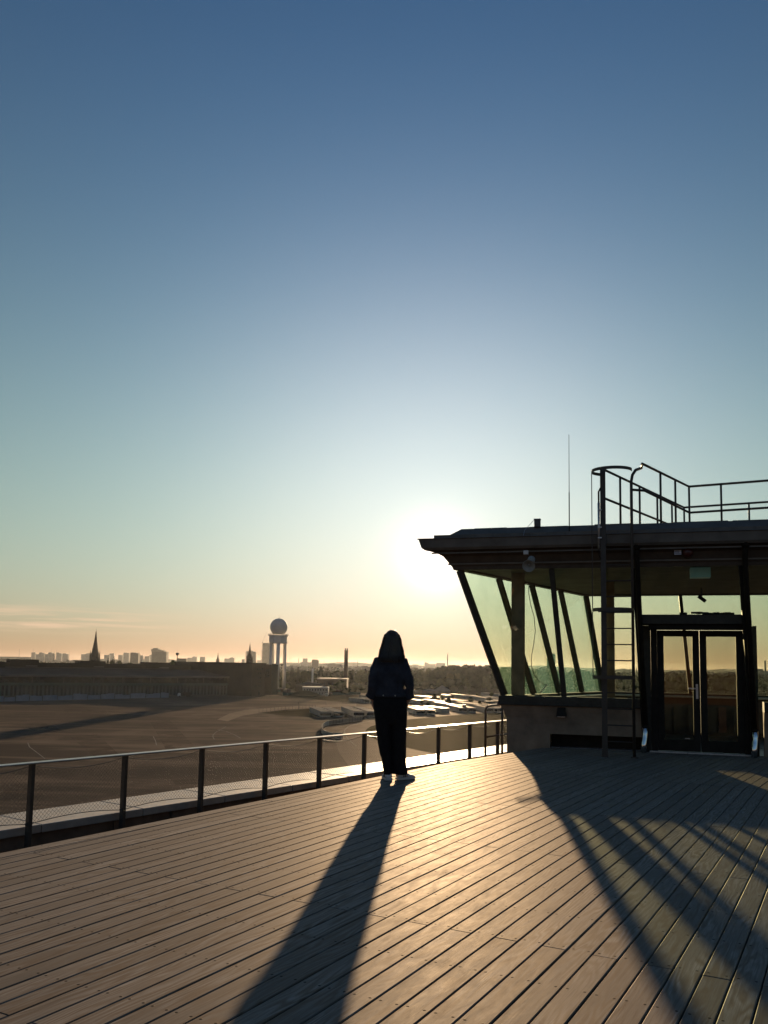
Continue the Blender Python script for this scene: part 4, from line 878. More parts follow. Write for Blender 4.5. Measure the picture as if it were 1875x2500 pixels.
for x, z in ((-0.083, 1.001), (0.058, 1.001)):
    c = MB(); c.lathe([(0.009, -0.142), (0.009, -0.15), (0.003, -0.152)], (0, 0, 0), 10); c.v = [PROT @ (Matrix.Rotation(R(90), 3, 'X') @ v * 1.0 + Vector((x, 0.012, z)) + Vector((0, -0.296, 0)) * 0) + PO for v in c.v]
    c.v = [PROT @ Vector((x + 0.009 * math.cos(a), -0.1445 - d, z + 0.009 * math.sin(a))) + PO for d in (0, 0.004) for a in [2 * math.pi * k / 10 for k in range(10)]]
    c.f = [tuple(range(10)), tuple(range(10, 20))] + [(k, (k + 1) % 10, 10 + (k + 1) % 10, 10 + k) for k in range(10)]; c.uv = [None] * 12
    c.build('hem_button', M_grey, jko)
for x in (-0.095, 0.10):                                # back seams of the jacket
    c = MB(); c.tube([PROT @ Vector((x * (0.82 + 0.2 * k / 8), -0.130 + abs(k - 4) * 0.0012, 1.0 + 0.30 * k / 8)) + PO for k in range(9)], 0.004, 5); c.build('back_seam', M_denim, jko)
# long hair falling over the back, in loose strands
hr2 = MB()
hr2.rings([ell(dx, -0.012 + dy, z, rx, ry, 24, 2.1) for z, rx, ry, dx, dy in ((1.395, 0.120, 0.034, -0.006, -0.088), (1.43, 0.136, 0.050, -0.002, -0.078), (1.475, 0.143, 0.064, 0.002, -0.060), (1.52, 0.138, 0.082, 0.006, -0.036), (1.57, 0.124, 0.102, 0.010, -0.012), (1.62, 0.110, 0.112, 0.013, -0.002), (1.67, 0.099, 0.114, 0.014, 0.0), (1.72, 0.090, 0.104, 0.013, 0.002), (1.752, 0.073, 0.084, 0.011, 0.004), (1.775, 0.050, 0.058, 0.009, 0.004), (1.786, 0.025, 0.03, 0.009, 0.004))])
remeshed(hr2, 'hair', M_hair, per, 0.008, 3, 0.5, (0.012, 0.06))
hro = per.children[-1]
st = MB(); r9 = random.Random(3)
for k in range(170):
    a = r9.uniform(math.pi * 0.98, math.pi * 2.02); rx, ry = 0.098, 0.112
    x0, y0 = math.cos(a) * rx, math.sin(a) * ry - 0.012; x1 = x0 * 1.42 - 0.012 + r9.uniform(-0.012, 0.012); y1 = min(-0.07, y0 * 0.6 - 0.08) + 0.015
    zb = 1.335 + r9.uniform(-0.02, 0.05)
    if abs(x0) > 0.09: zb += 0.01
    q = [(x0 * 0.75 + 0.012, y0 * 0.8, 1.735), (x0 * 1.04 + 0.013, y0 * 1.02, 1.665), (x0 * 1.20 + 0.01, y0 * 1.04, 1.58), (x0 * 1.40, (y0 + y1) / 2 - 0.02, 1.49), (x1 * 1.08 + 0.008, y1 - 0.03, zb + 0.055)]
    st.tube([PROT @ Vector(p) + PO for p in q], [0.004, 0.005, 0.005, 0.004, 0.001], 4, False)
for k in range(90):
    sd = -1 if k % 2 else 1; w0 = r9.uniform(0.85, 1.06); q = []
    for z, rx in ((1.765, 0.048), (1.725, 0.086), (1.68, 0.101), (1.62, 0.113), (1.54, 0.134), (1.47, 0.146), (1.41 + r9.uniform(-0.03, 0.03), 0.146)):
        q.append((sd * rx * w0 * 1.02 + 0.010 + r9.uniform(-0.006, 0.006), -0.02 + r9.uniform(-0.05, 0.04) - (1.7 - z) * 0.12, z))
    st.tube([PROT @ Vector(p) + PO for p in q], [0.001, 0.0016, 0.002, 0.0022, 0.0022, 0.002, 0.0008], 4, False)
st.build('hair_strands', M_hair, hro, smooth=True, kind='stuff')
# white shoes with three dark side stripes
for s, foot, yaw in ((-1, (-0.004, -0.06), 12), (1, (0.135, 0.0), -50)):
    rot = Matrix.Rotation(R(yaw), 4, 'Z'); fo = Vector((foot[0], foot[1], 0)); up = MB(); sole = MB()
    prof = [(-0.045, 0.030, 0.080), (-0.03, 0.038, 0.088), (0.02, 0.041, 0.092), (0.08, 0.044, 0.084), (0.13, 0.049, 0.066), (0.18, 0.047, 0.050), (0.212, 0.034, 0.038)]
    rg = []
    for y, w, h in prof: rg.append([(w * math.cos(a), y, 0.022 + (h - 0.022) * (0.5 + 0.5 * math.sin(a))) for a in [2 * math.pi * k / 14 for k in range(14)]])
    up.rings(rg); up.v = [PROT @ (rot @ v + fo) + PO for v in up.v]; upo = up.build('shoe', M_shoe, per, smooth=True)
    ol = [(-0.040, -0.036), (-0.055, 0.0), (-0.040, 0.036)]; pl = [(-0.034, -0.050), (0.034, -0.050), (0.046, -0.02), (0.045, 0.06), (0.054, 0.13), (0.050, 0.19), (0.030, 0.222), (-0.020, 0.222), (-0.044, 0.19), (-0.046, 0.10), (-0.042, 0.03), (-0.045, -0.02)]
    sole.prism(pl, 0.002, 0.030); sole.v = [PROT @ (rot @ v + fo) + PO for v in sole.v]; sole.build('sole', M_sole, upo, bevel=0.004)
    for side in (-1, 1):
        for k in range(3):
            c = MB(); y = 0.012 + k * 0.026; c.hexa([(side * 0.0445, y, 0.034), (side * 0.0445, y + 0.010, 0.034), (side * 0.038, y + 0.024, 0.080), (side * 0.038, y + 0.014, 0.080)], [(side * 0.050, y, 0.034), (side * 0.050, y + 0.010, 0.034), (side * 0.0405, y + 0.024, 0.080), (side * 0.0405, y + 0.014, 0.080)])
            c.v = [PROT @ (rot @ v + fo) + PO for v in c.v]; c.build('stripe', M_stripe, upo)

# ------------------------------------------------------------------ hangar building along the apron
def gpt(x, y): p = gr(x, y, GZ); return p
h0, h1 = gpt(-120, 1701.5), gpt(612, 1697)               # foot of its front, far beyond the left edge of the picture to the head building
HD = (h1 - h0).normalized(); HN = Vector((HD.y, -HD.x, 0)); HL = (h1 - h0).length          # HN points towards the apron
def hp(s, off, z): p = h0 + HD * s + HN * off; return Vector((p.x, p.y, GZ + z))
hang = thing('hangar_building', 'long low brown hangar with wide canopy roof and rows of tall grey green doors', 'hangar', tuple(h0))
def hbox(name, s0, s1, o0, o1, z0, z1, mat, parent=None):
    return MB().hexa([hp(s0, o0, z0), hp(s1, o0, z0), hp(s1, o1, z0), hp(s0, o1, z0)], [hp(s0, o0, z1), hp(s1, o0, z1), hp(s1, o1, z1), hp(s0, o1, z1)]).build(name, mat, parent or hang)
def hz_at(x, y, off=0.0):                              # (s, height) on the plane OFF in front of the facade that picture point lies on
    d = Vector(ray(x, y)); o = Vector(_C) - h0; k = (off - o.dot(HN)) / d.dot(HN); p = Vector(_C) + d * k
    return (p - h0).dot(HD), p.z - GZ
E1z = hz_at(300, 1695)[1]
zdt, zgl, zgt, zfa = (hz_at(150, y)[1] for y in (1673.5, 1667, 1653.5, 1648)); zrf = hz_at(150, 1631, -34)[1]; zup = hz_at(150, 1618.5, -34)[1]; print('hangar heights', zdt, zgl, zgt, zfa, zrf, zup)
hbox('door_sill', 0, HL, -0.6, 0.25, 0, 0.6, M_hpale)
hbox('rear_wall', 0, HL - 40, -60, -58, 0, zrf, M_hwall)
hbox('door_back', 0, HL, -1.2, -0.7, 0, zdt, M_hglass)
hbox('door_beam', 0, HL, -1.2, 0.3, zdt, zgl, M_hgreen)
hbox('window_band', 0, HL, -1.0, -0.2, zgl, zgt, M_hglass)
hbox('canopy_fascia', -20, HL - 8, 1.2, 2.0, zgt + 0.1, zfa, M_hpale)
MB().hexa([hp(-20, 1.2, zgt), hp(HL - 8, 1.2, zgt), hp(HL - 8, -34, zgt), hp(-20, -34, zgt)], [hp(-20, 1.2, zfa), hp(HL - 8, 1.2, zfa), hp(HL - 22, -34, zrf), hp(-20, -34, zrf)]).build('roof', M_hroof, hang)
hbox('upper_wall', -20, HL - 40, -40, -34.2, zgt, zup - 0.6, M_hwall)
hbox('upper_roof_edge', -20, HL - 40, -40.5, -33.9, zup - 0.6, zup, M_hroof)
hbox('ridge_light', 40, HL - 60, -33.6, -33.2, zrf + 0.1, zrf + 0.5, M_hpale)
k = 0; s = 1.0
dm = None
while s < HL - 2:
    if dm is None: dm = MB().box((0, 0, 0), (2.7, 0.35, zdt - 0.7), 0).mesh('door_panel', M_hdoor)
    p = hp(s + 1.4, -0.35, 0.6 + (zdt - 0.7) / 2)
    linked('door_panel', dm, hang, p - h0, math.atan2(HD.y, HD.x), (0.42 if k % 2 else 0.62, 1, 1))
    s += 2.9; k += 1
s = 8.0
while s < HL - 12:
    hbox('window_post', s, s + 0.7, -0.2, 0.1, zgl, zgt, M_hpale); s += 22.0
for x0, x1, y in ((22, 93, 1609), (191, 255, 1613), (352, 412, 1616.5)):
    a, b = hz_at(x0, y, -37)[0], hz_at(x1, y, -37)[0]; z = hz_at(x0, y, -37)[1]
    st_ = hbox('stair_tower', a, b, -46, -33.5, zgt, z, M_hwall); hbox('tower_slit', a + (b - a) * 0.55, a + (b - a) * 0.95, -33.49, -33.3, zrf + 1.0, zrf + 1.7, M_hpale, st_)
# head building at the end of the hangar
q0, q1, q2 = gpt(613, 1700), gpt(646, 1699), gpt(647, 1697)
hb = thing('head_building', 'square brown stone head building with small dark windows at the hangar end', 'building', tuple(q0))
ux = (q1 - q0).normalized(); uy = Vector((-ux.y, ux.x, 0)); ztop = (1622 - 1702) ; HB = 0
ztop = at(630, 1621, q0.y).z
wq = (q1 - q0).length
MB().prism([q0.xy, q1.xy, (q1 + uy * 90).xy, (q0 + uy * 90).xy], GZ, ztop).build('wall', M_hwall, hb)
MB().prism([(q0 - ux * 0.6 - uy * 0.6).xy, (q1 + ux * 0.6 - uy * 0.6).xy, (q1 + uy * 90).xy, (q0 + uy * 90).xy], ztop, ztop + 0.9).build('roof_edge', M_hroof, hb)
wing0 = gpt(505, 1697); wing1 = q0 - ux * 0.1
wd = (wing1 - wing0).normalized(); wn_ = Vector((-wd.y, wd.x, 0))
MB().prism([(wing0 + wn_ * 42).xy, (wing1 + wn_ * 42).xy, (wing1 + wn_ * 58).xy, (wing0 + wn_ * 58).xy], GZ, at(560, 1620.5, q0.y + 45).z).build('wing', M_hwall, hb)
wz0 = at(560, 1636, q0.y + 42).z
for k in range(22):
    p = (wing0 + wn_ * 41.9).lerp(wing1 + wn_ * 41.9, 0.33 + k * 0.029); MB().box((p.x, p.y, wz0 - 2), (1.5, 0.3, 7.5), math.atan2(wd.y, wd.x)).build('wing_window', M_window, hb)
for y, xs in ((1634, (626, 629, 632, 635, 638)), (1644, (630, 634)), (1655, (629.5, 634)), (1665, (629.5, 634)), (1675, (621.5, 630, 634)), (1692, (631,))):
    for x in xs:
        p = at(x, y, q0.y - 0.3); f = (x - 613) / 33; p2 = q0 + ux * wq * f - uy * 0.25
        MB().box((p2.x, p2.y, p.z), (0.9, 0.5, 1.5 if y < 1690 else 4), math.atan2(ux.y, ux.x)).build('window', M_window, hb)
# pale barriers standing along the hangar foot
BL = ['stepped pale', 'low pale', 'long pale', 'pale boxy']
bx = [-30, 10, 38, 72, 104, 140, 178, 214, 246, 280, 318, 356, 392, 413]
for i in range(len(bx) - 1):
    ya, yb = 1713 - bx[i] * 0.0245, 1713 - bx[i + 1] * 0.0245
    a, b = gpt(bx[i] + 1, ya), gpt(bx[i + 1] - 1, yb); d = (b - a); n = Vector((-d.y, d.x, 0)).normalized(); hgt = (3.4, 2.6, 3.6, 2.9)[i % 4]
    t_ = thing('site_barrier', None, 'barrier', tuple(a), 'pale barriers along the hangar'); t_['label'] = 'pale blue grey hoarding panels standing in a row at the hangar foot'
    L = d.length; npn = max(2, int(L / 6)); d.normalize()
    for k in range(npn):
        s0, s1 = L * k / npn + 0.06, L * (k + 1) / npn - 0.06; h_ = hgt + (0.5 if (k + i) % 3 == 0 else 0)
        MB().prism([(a + d * s0).xy, (a + d * s1).xy, (a + d * s1 + n * 0.3).xy, (a + d * s0 + n * 0.3).xy], GZ, GZ + h_).build('panel', M_barrier, t_)
def truck(x, y, lab):
    p = gpt(x, y); t_ = thing('parked_truck', lab, 'truck', tuple(p)); a = math.atan2(HD.y, HD.x)
    def q(dx, dy, z): return Vector((p.x + dx * math.cos(a) - dy * math.sin(a), p.y + dx * math.sin(a) + dy * math.cos(a), GZ + z))
    m = MB(); m.hexa([q(-5, -1.2, 0.5), q(-3.1, -1.2, 0.5), q(-3.1, 1.2, 0.5), q(-5, 1.2, 0.5)], [q(-4.6, -1.1, 2.9), q(-3.1, -1.1, 2.9), q(-3.1, 1.1, 2.9), q(-4.6, 1.1, 2.9)]); m.build('driver_cab', M_white, t_)
    m = MB(); m.hexa([q(-2.9, -1.25, 1.0), q(5, -1.25, 1.0), q(5, 1.25, 1.0), q(-2.9, 1.25, 1.0)], [q(-2.9, -1.25, 3.4), q(5, -1.25, 3.4), q(5, 1.25, 3.4), q(-2.9, 1.25, 3.4)]); m.build('load_box', M_hwall, t_)
    for dx in (-4, 2.6, 3.9):
        for dy in (-1.1, 1.1):
            c = MB(); c.tube([q(dx, dy - 0.15, 0.5), q(dx, dy + 0.15, 0.5)], 0.5, 10); c.build('wheel', M_dark, t_)
truck(449, 1701, 'small parked truck with pale cab and dark load box by the hangar doors')
# ------------------------------------------------------------------ radar tower
rc = gpt(676, 1690); rc = Vector((rc.x, rc.y, GZ)); RY = rc.y
def rz_(y): return at(676, y, RY).z
pxm = RY / PF                                            # metres per native pixel at the tower
rt = thing('radar_tower', 'white radar tower with ball shaped radome on four tall concrete columns', 'radar tower', tuple(rc))
zc0, zc1, zp = rz_(1571), rz_(1553), rz_(1548)
m = MB(); Rr = 21.2 * pxm; zc = zp + Rr * 0.80
m.lathe([(Rr * math.cos(a), zc + Rr * math.sin(a) - GZ) for a in [-0.93 + (math.pi / 2 + 0.93) * k / 22 for k in range(22)]] + [(Rr * 0.10, zc + Rr * 1.01 - GZ), (0.05, zc + Rr * 1.03 - GZ)], rc, 32)
dome = m.build('radome', M_dome, rt, smooth=True)
MB().tube([rc + dz * (zc + Rr * 1.02 - GZ), rc + dz * (zc + Rr * 1.24 - GZ)], 0.10, 5).build('lightning_rod', M_steel, dome)
m = MB(); w = 23.3 * pxm; m.lathe([(w * 0.95, zc0 - GZ), (w, zc0 + 1.5 - GZ), (w, zc1 - GZ), (w * 1.02, zc1 + 0.1 - GZ)], rc, 8, phase=R(22.5)); m.build('drum', M_radar, rt)
m = MB(); w2 = 26 * pxm; m.lathe([(w2, zc1 + 0.12 - GZ), (w2, zc1 + 0.7 - GZ)], rc, 8, phase=R(22.5)); plat = m.build('platform', M_radar, rt)
for zz in (1.3, 2.0):
    pts = [rc + Vector((w2 * math.cos(a), w2 * math.sin(a), zc1 + zz - GZ)) for a in [R(22.5 + 45 * k) for k in range(9)]]; MB().tube(pts, 0.12, 5).build('platform_rail', M_steel, plat)
for k in range(16):
    a = R(22.5 * k); p = rc + Vector((w2 * 0.96 * math.cos(a), w2 * 0.96 * math.sin(a), zc1 + 0.7 - GZ)); MB().tube([p, p + dz * 1.3], 0.10, 4).build('rail_post', M_steel, plat)
sp_ = 15.5 * pxm
for a in (8, 98, 188, 278):
    p = rc + Vector((sp_ * 1.05 * math.cos(R(a)), sp_ * 1.05 * math.sin(R(a)), 0)); MB().tube([p, p + dz * (zc0 - GZ + 0.3)], [4.3 * pxm, 4.1 * pxm], 18).build('column', M_radar, rt, smooth=True)
cz_ = rz_(1622)
cols = [rc + Vector((sp_ * 1.05 * math.cos(R(a)), sp_ * 1.05 * math.sin(R(a)), cz_ - GZ)) for a in (8, 98, 188, 278)]
for a, b in ((0, 1), (1, 2), (2, 3), (3, 0)): MB().bar(cols[a], cols[b], 0.9, 1.0).build('cross_beam', M_steel, rt)
MB().prism([(rc.x - 12, rc.y - 11), (rc.x + 12, rc.y - 11), (rc.x + 12, rc.y + 11), (rc.x - 12, rc.y + 11)], GZ, GZ + 3.2).build('base_house', M_hwall, rt)
for k in range(4): MB().box((rc.x - 9 + k * 6, rc.y - 11.1, GZ + 1.6), (3.4, 0.2, 2.2)).build('base_door', (M_hgreen, M_hpale)[k % 2], rt)

# ------------------------------------------------------------------ trees
def crown_mesh(name, seed, h, w, poplar=False, mat=M_leaf, n=1000):
    r = random.Random(seed); m = MB(); lobes = []
    if poplar:
        for k in range(9):
            f = k / 8; lobes.append((Vector((r.uniform(-.08, .08) * w, r.uniform(-.08, .08) * w, h * (0.10 + 0.84 * f))), w * 0.5 * (1.0 - 0.72 * f ** 2.2) * r.uniform(0.85, 1.1), h * 0.12))
    else:
        for k in range(9):
            a = r.uniform(0, 6.28); q = r.uniform(0.0, 0.34) * w; z = h * r.uniform(0.42, 0.80); lobes.append((Vector((q * math.cos(a), q * math.sin(a), z)), w * r.uniform(0.17, 0.30), h * r.uniform(0.12, 0.20)))
        lobes.append((Vector((0, 0, h * 0.84)), w * 0.24, h * 0.15)); lobes.append((Vector((0, 0, h * 0.5)), w * 0.38, h * 0.2))
    tot = sum(l[1] for l in lobes)
    for c, rr, rzv in lobes:
        for k in range(int(n * rr / tot)):
            v = Vector((r.gauss(0, 1), r.gauss(0, 1), r.gauss(0, 1))).normalized() * r.uniform(0.72, 1.06); p = c + Vector((v.x * rr, v.y * rr, v.z * rzv))
            sz = r.uniform(0.45, 1.05) * (0.075 * w + 0.25); nrm = (v + Vector((r.gauss(0, .5), r.gauss(0, .5), r.gauss(0, .5)))).normalized(); x = nrm.orthogonal().normalized(); y = nrm.cross(x)
            an = r.uniform(0, 6.28); x, y = x * math.cos(an) + y * math.sin(an), y * math.cos(an) - x * math.sin(an)
            m.poly(p - x * sz, p - y * sz * 0.7, p + x * sz, p + y * sz * 0.7)
    return m.mesh(name, mat, recalc=False)
def trunk_mesh(h, w, seed):
    r = random.Random(seed); m = MB(); m.tube([(0, 0, -0.3), (0.1, 0, h * 0.25), (0.0, 0.1, h * 0.55), (0.1, 0.1, h * 0.8)], [w * 0.035, w * 0.026, w * 0.017, w * 0.006], 6)
    for k in range(4):
        a = r.uniform(0, 6.28); z = h * r.uniform(0.3, 0.5); m.tube([(0, 0, z), (math.cos(a) * w * 0.15, math.sin(a) * w * 0.15, z + h * 0.12), (math.cos(a) * w * 0.3, math.sin(a) * w * 0.3, z + h * 0.22)], [w * 0.014, w * 0.009, w * 0.004], 5)
    return m.mesh('trunk', M_bark)
BROAD = [(crown_mesh('crown', 11 + k, 16, 13 + k % 3 * 2, False, M_leaf if k % 2 else M_leafd), trunk_mesh(16, 13, k)) for k in range(6)]
POP = [(crown_mesh('crown', 41 + k, 22, 6.4, True, M_poplar, 800), trunk_mesh(22, 6, 50 + k)) for k in range(3)]
def tree(kind, x, y, hgt, label, group=None, name='broadleaf_tree', wide=1.0, zb=GZ):
    cm_, tm = (POP if kind == 'p' else BROAD)[rnd.randrange(3 if kind == 'p' else 6)]; ref = 22 if kind == 'p' else 16
    k = hgt / ref; t_ = thing(name, label, 'tree', (x, y, zb), group)
    linked('crown', cm_, t_, (0, 0, 0), rnd.uniform(0, 6.28), (k * wide, k * wide, k)); linked('trunk', tm, t_, (0, 0, 0), rnd.uniform(0, 6.28), (k * wide, k * wide, k)); return t_
def polar(xpx, Y): return (xpx - PW / 2) / PF * Y
PL = [('tall dark poplar just right of the radar tower', 718, 1627, 900, 12), ('poplar second to the right of the radar tower', 733, 1630, 905, 11), ('broad dark poplar behind the pale roofed works', 787, 1626.5, 980, 14), ('slimmer poplar left of the twin flue chimney', 805, 1631, 990, 11), ('poplar close to the right of the twin flue chimney', 864, 1636, 930, 13), ('lone dark poplar beside the left arm of the person', 897, 1629, 1150, 8)]
for lab, x, y, Y, wpx in PL:
    h_ = at(x, y, Y).z - GZ; tree('p', polar(x, Y), Y, h_, lab, 'poplars by the works', 'poplar_tree', wpx / 11.0 * 22 / h_ * Y / 950)
tree('b', polar(749, 880), 880, at(749, 1637, 880).z - GZ, 'rounded tree between the poplars and the slender pale chimney')
for x, y, Y, wd_ in ((836, 1661, 800, .9), (812, 1672, 760, 1.0), (868, 1672, 770, .9), (848, 1678, 730, .8), (695, 1660, 850, 0.8), (705, 1668, 830, .9), (750, 1672, 810, 0.9), (885, 1672, 840, 1.0)):
    tree('b', polar(x, Y), Y, max(6, at(x, y, Y).z - GZ), 'low rounded tree growing among the works buildings behind the fence', 'trees around the works', wide=wd_ * 1.3)
def topline(x):                                          # how high the wood rises along the picture, native rows
    pts = [(600, 1640), (690, 1640), (800, 1638), (900, 1634), (1000, 1632), (1060, 1631), (1080, 1625), (1105, 1622.5), (1130, 1623), (1150, 1620.5), (1170, 1623), (1190, 1620), (1215, 1627), (1260, 1630), (1350, 1633), (1480, 1637), (1600, 1642), (1750, 1642), (1900, 1645), (2300, 1648)]
    for (a, b), (c, d) in zip(pts, pts[1:]):
        if a <= x <= c: return b + (d - b) * (x - a) / (c - a)
    return 1646
nt_ = 0
for Y, ystep, lift in ((1500, 21, 0.0), (1250, 18, 1.0), (1080, 19, 9), (985, 20, 20), (925, 23, 31)):
    x = 690 + rnd.uniform(0, 8)
    while x < 2050:
        yy = topline(x) + lift + rnd.uniform(-1.0, 3.5); Yt = Y * rnd.uniform(0.97, 1.04)
        hgt = at(x, yy, Yt).z - GZ
        ok = not (x < 1000 and Y < 1000) and not (Y < 950 and x > 1230)
        if ok and hgt > 5:
            tree('b', polar(x, Yt), Yt, hgt, 'leafy tree in the long wood behind the white containers', 'trees of the wood behind the containers', wide=max(0.75, min(1.7, 13.0 / hgt * 1.15))); nt_ += 1
        x += ystep * rnd.uniform(0.75, 1.25)
print('wood trees', nt_)
# scattered small pointed trees on the far side of the hangar roof line
for (x, y, Y, k), lab in zip(((271, 1608, 900, 'p'), (279.5, 1612, 900, 'b'), (285, 1606, 900, 'p'), (299, 1612, 900, 'b'), (427, 1611, 900, 'b'), (477, 1616, 880, 'b'), (321, 1617, 900, 'b'), (466, 1620, 880, 'b')),
    ('slim dark treetop, left one of two right of the tall church spire', 'rounded dark treetop between two slim ones right of the tall spire', 'slim dark treetop, taller right one of two right of the tall spire', 'rounded dark treetop left of the dark flat topped tower', 'dark treetop at the foot of the floodlight mast', 'rounded dark treetop right of the low flat roofed block', 'low dark treetop below the dark flat topped tower', 'lowest dark treetop left of the rounded one above the hangar end')):
    h_ = at(x, y, Y).z - GZ; tree(k, polar(x, Y), Y, h_, lab, 'treetops above the hangar roof', wide=0.55 if k == 'p' else 0.35)

# ------------------------------------------------------------------ works behind the fence: chimneys, sheds, white building
def bx(name, x0, x1, yb, yt, Y, depth, mat, parent, yaw=0.0):
    a, b = at(x0, yb, Y), at(x1, yb, Y); zt_ = at((x0 + x1) / 2, yt, Y).z; zb_ = at((x0 + x1) / 2, yb, Y).z
    c = (a + b) / 2; w = (b - a).length; m = MB(); m.box((c.x, c.y + depth / 2, (zb_ + zt_) / 2), (w, depth, zt_ - zb_), yaw); return m.build(name, mat, parent)
Y0 = 900; p = at(844, 1662, Y0); ch = thing('brick_chimney', 'square brick chimney with twin flue pipes on top', 'chimney', (p.x, p.y, GZ))
wb = 10.2 * Y0 / PF; zt_ = at(844, 1589, Y0).z
MB().hexa([(p.x - wb / 2, p.y - wb / 2, GZ), (p.x + wb / 2, p.y - wb / 2, GZ), (p.x + wb / 2, p.y + wb / 2, GZ), (p.x - wb / 2, p.y + wb / 2, GZ)], [(p.x - wb * .42, p.y - wb * .42, zt_), (p.x + wb * .42, p.y - wb * .42, zt_), (p.x + wb * .42, p.y + wb * .42, zt_), (p.x - wb * .42, p.y + wb * .42, zt_)]).build('shaft', M_brick, ch)
MB().box((p.x, p.y, zt_ + 0.25), (wb * 0.95, wb * 0.95, 0.5)).build('shaft_cap', M_brick, ch)
for s in (-1, 1): MB().tube([(p.x + s * wb * 0.23, p.y, zt_ + 0.5), (p.x + s * wb * 0.23, p.y, at(844, 1582.5, Y0).z)], wb * 0.15, 10).build('flue_pipe', M_steel, ch, smooth=True)
Y0 = 800; p = at(762.5, 1665, Y0); ch = thing('steel_chimney', 'slender pale chimney rising from the low dark shed', 'chimney', (p.x, p.y, GZ))
MB().tube([(p.x, p.y, GZ), (p.x, p.y, at(762, 1632, Y0).z)], [0.95, 0.85], 12).build('shaft', M_radar, ch, smooth=True)
MB().tube([(p.x, p.y, at(762, 1632, Y0).z), (p.x, p.y, at(762, 1629, Y0).z)], 1.0, 12).build('shaft_cap', M_steel, ch)
wk = thing('works_hall', 'long brick works hall with pale flat roof between the two chimneys', 'building', tuple(gpt(810, 1690)))
bx('wall', 776, 846, 1690, 1660, 830, 40, M_brick, wk); bx('roof', 774, 847, 1660, 1656.5, 829, 44, M_hpale, wk)
for x in (782, 792, 802, 812, 822, 832, 842): bx('window', x - 1.6, x + 1.6, 1674, 1667, 829.6, 0.6, M_window, wk)
wk = thing('works_shed', 'low dark shed with shallow pitched roof left of the works hall', 'shed', tuple(gpt(745, 1692)))
a, b = at(722, 1690, 790), at(783, 1690, 790); zE, zR = at(750, 1673, 790).z, at(750, 1665, 790).z; yy = a.y
MB().box(((a.x + b.x) / 2, yy + 12, (a.z + zE) / 2), (b.x - a.x, 24, zE - a.z)).build('wall', M_brick, wk)
MB().hexa([(a.x - 1, yy - 1, zE), (b.x + 1, yy - 1, zE), (b.x + 1, yy + 25, zE), (a.x - 1, yy + 25, zE)], [(a.x + 9, yy + 11, zR), (b.x - 9, yy + 11, zR), (b.x - 9, yy + 13, zR), (a.x + 9, yy + 13, zR)]).build('roof', M_hroof, wk)
wk = thing('white_building', 'plain white two storey building with a row of small windows', 'building', tuple(gpt(770, 1699)))
bx('wall', 738, 801, 1697, 1678.3, 720, 14, M_contw, wk); bx('roof_edge', 737.3, 801.7, 1678.3, 1677, 719.8, 14.5, M_radar, wk)
for k in range(9): x = 743.5 + k * 6.6; bx('window', x - 1.2, x + 1.2, 1686.5, 1682, 719.6, 0.5, M_window, wk)
for k in range(8): x = 745 + k * 7; bx('window', x - 1.0, x + 1.0, 1694.5, 1690.5, 719.6, 0.5, M_window, wk)
wk = thing('lean_to', 'small white annex at the right end of the white building', 'shed', tuple(gpt(795, 1700))); bx('wall', 794, 800, 1700, 1694, 716, 3, M_contw, wk); bx('roof', 793.6, 800.4, 1694, 1693.4, 715.8, 3.4, M_radar, wk)
mh = gpt(745, 1699); m = MB()
m.lathe([(15, 0), (12, 1.6), (8, 3.2), (4, 4.3), (0.5, 4.8)], mh, 18, sy=0.7); o = m.build('earth_mound', M_darkgrass, None, smooth=True); o['kind'] = 'structure'
def fence(x0, y0, x1, y1, n, h, label, mat=M_steel, solid=None, name='wire_fence'):
    a, b = gpt(x0, y0), gpt(x1, y1); f = thing(name, label, 'fence', tuple(a)); d = (b - a)
    for k in range(n + 1): p = a + d * k / n; MB().tube([p, p + dz * h], 0.09, 4).build('fence_post', mat, f)
    for z in (0.15, h * 0.5, h - 0.05): MB().tube([a + dz * z, b + dz * z], 0.035, 4).build('fence_wire', mat, f)
    if solid:
        for k in range(n): p, q = a + d * (k + 0.03) / n, a + d * (k + 0.97) / n; MB().bar(p + dz * h * 0.5, q + dz * h * 0.5, 0.05, h * 0.9).build('panel', solid, f)
    return f
fence(632, 1741, 770, 1729, 16, 2.4, 'thin post and wire fence left of the nearest container row')
fence(775, 1750, 905, 1752, 14, 2.0, 'wire fence in front of the two left container blocks')
fence(905, 1750, 1240, 1731, 26, 2.0, 'long wire fence in front of the shining container roofs')
fence(690, 1698, 745, 1699, 8, 2.6, 'green mesh fence beside the radar tower foot', M_steel, M_hgreen)
fence(812, 1697, 880, 1696, 10, 2.6, 'green hoarding fence right of the white building', M_steel, M_hgreen)
fence(830, 1717, 905, 1719, 12, 2.6, 'tall fence in front of the rear grey container')
# curved barrier of pale panels
cv = [gpt(x, y) for x, y in ((836, 1803), (810, 1803), (793, 1798), (785, 1790), (785, 1781), (793, 1774), (808, 1769), (830, 1766), (858, 1763), (886, 1759))]
cb_ = thing('curved_barrier', 'curved barrier of pale panels bending round the service road', 'barrier', tuple(cv[4]))
NB = 34
for k in range(NB):
    a, b = along(cv, k / NB + 0.0012), along(cv, (k + 1) / NB - 0.0012); MB().bar(a + dz * 1.05, b + dz * 1.05, 0.06, 2.0).build('panel', M_contw if k < 22 else M_hpale, cb_)
for k in range(NB + 1):
    a = along(cv, k / NB); MB().box((a.x, a.y, GZ + 1.1), (0.14, 0.14, 2.2)).build('barrier_post', M_steel, cb_)
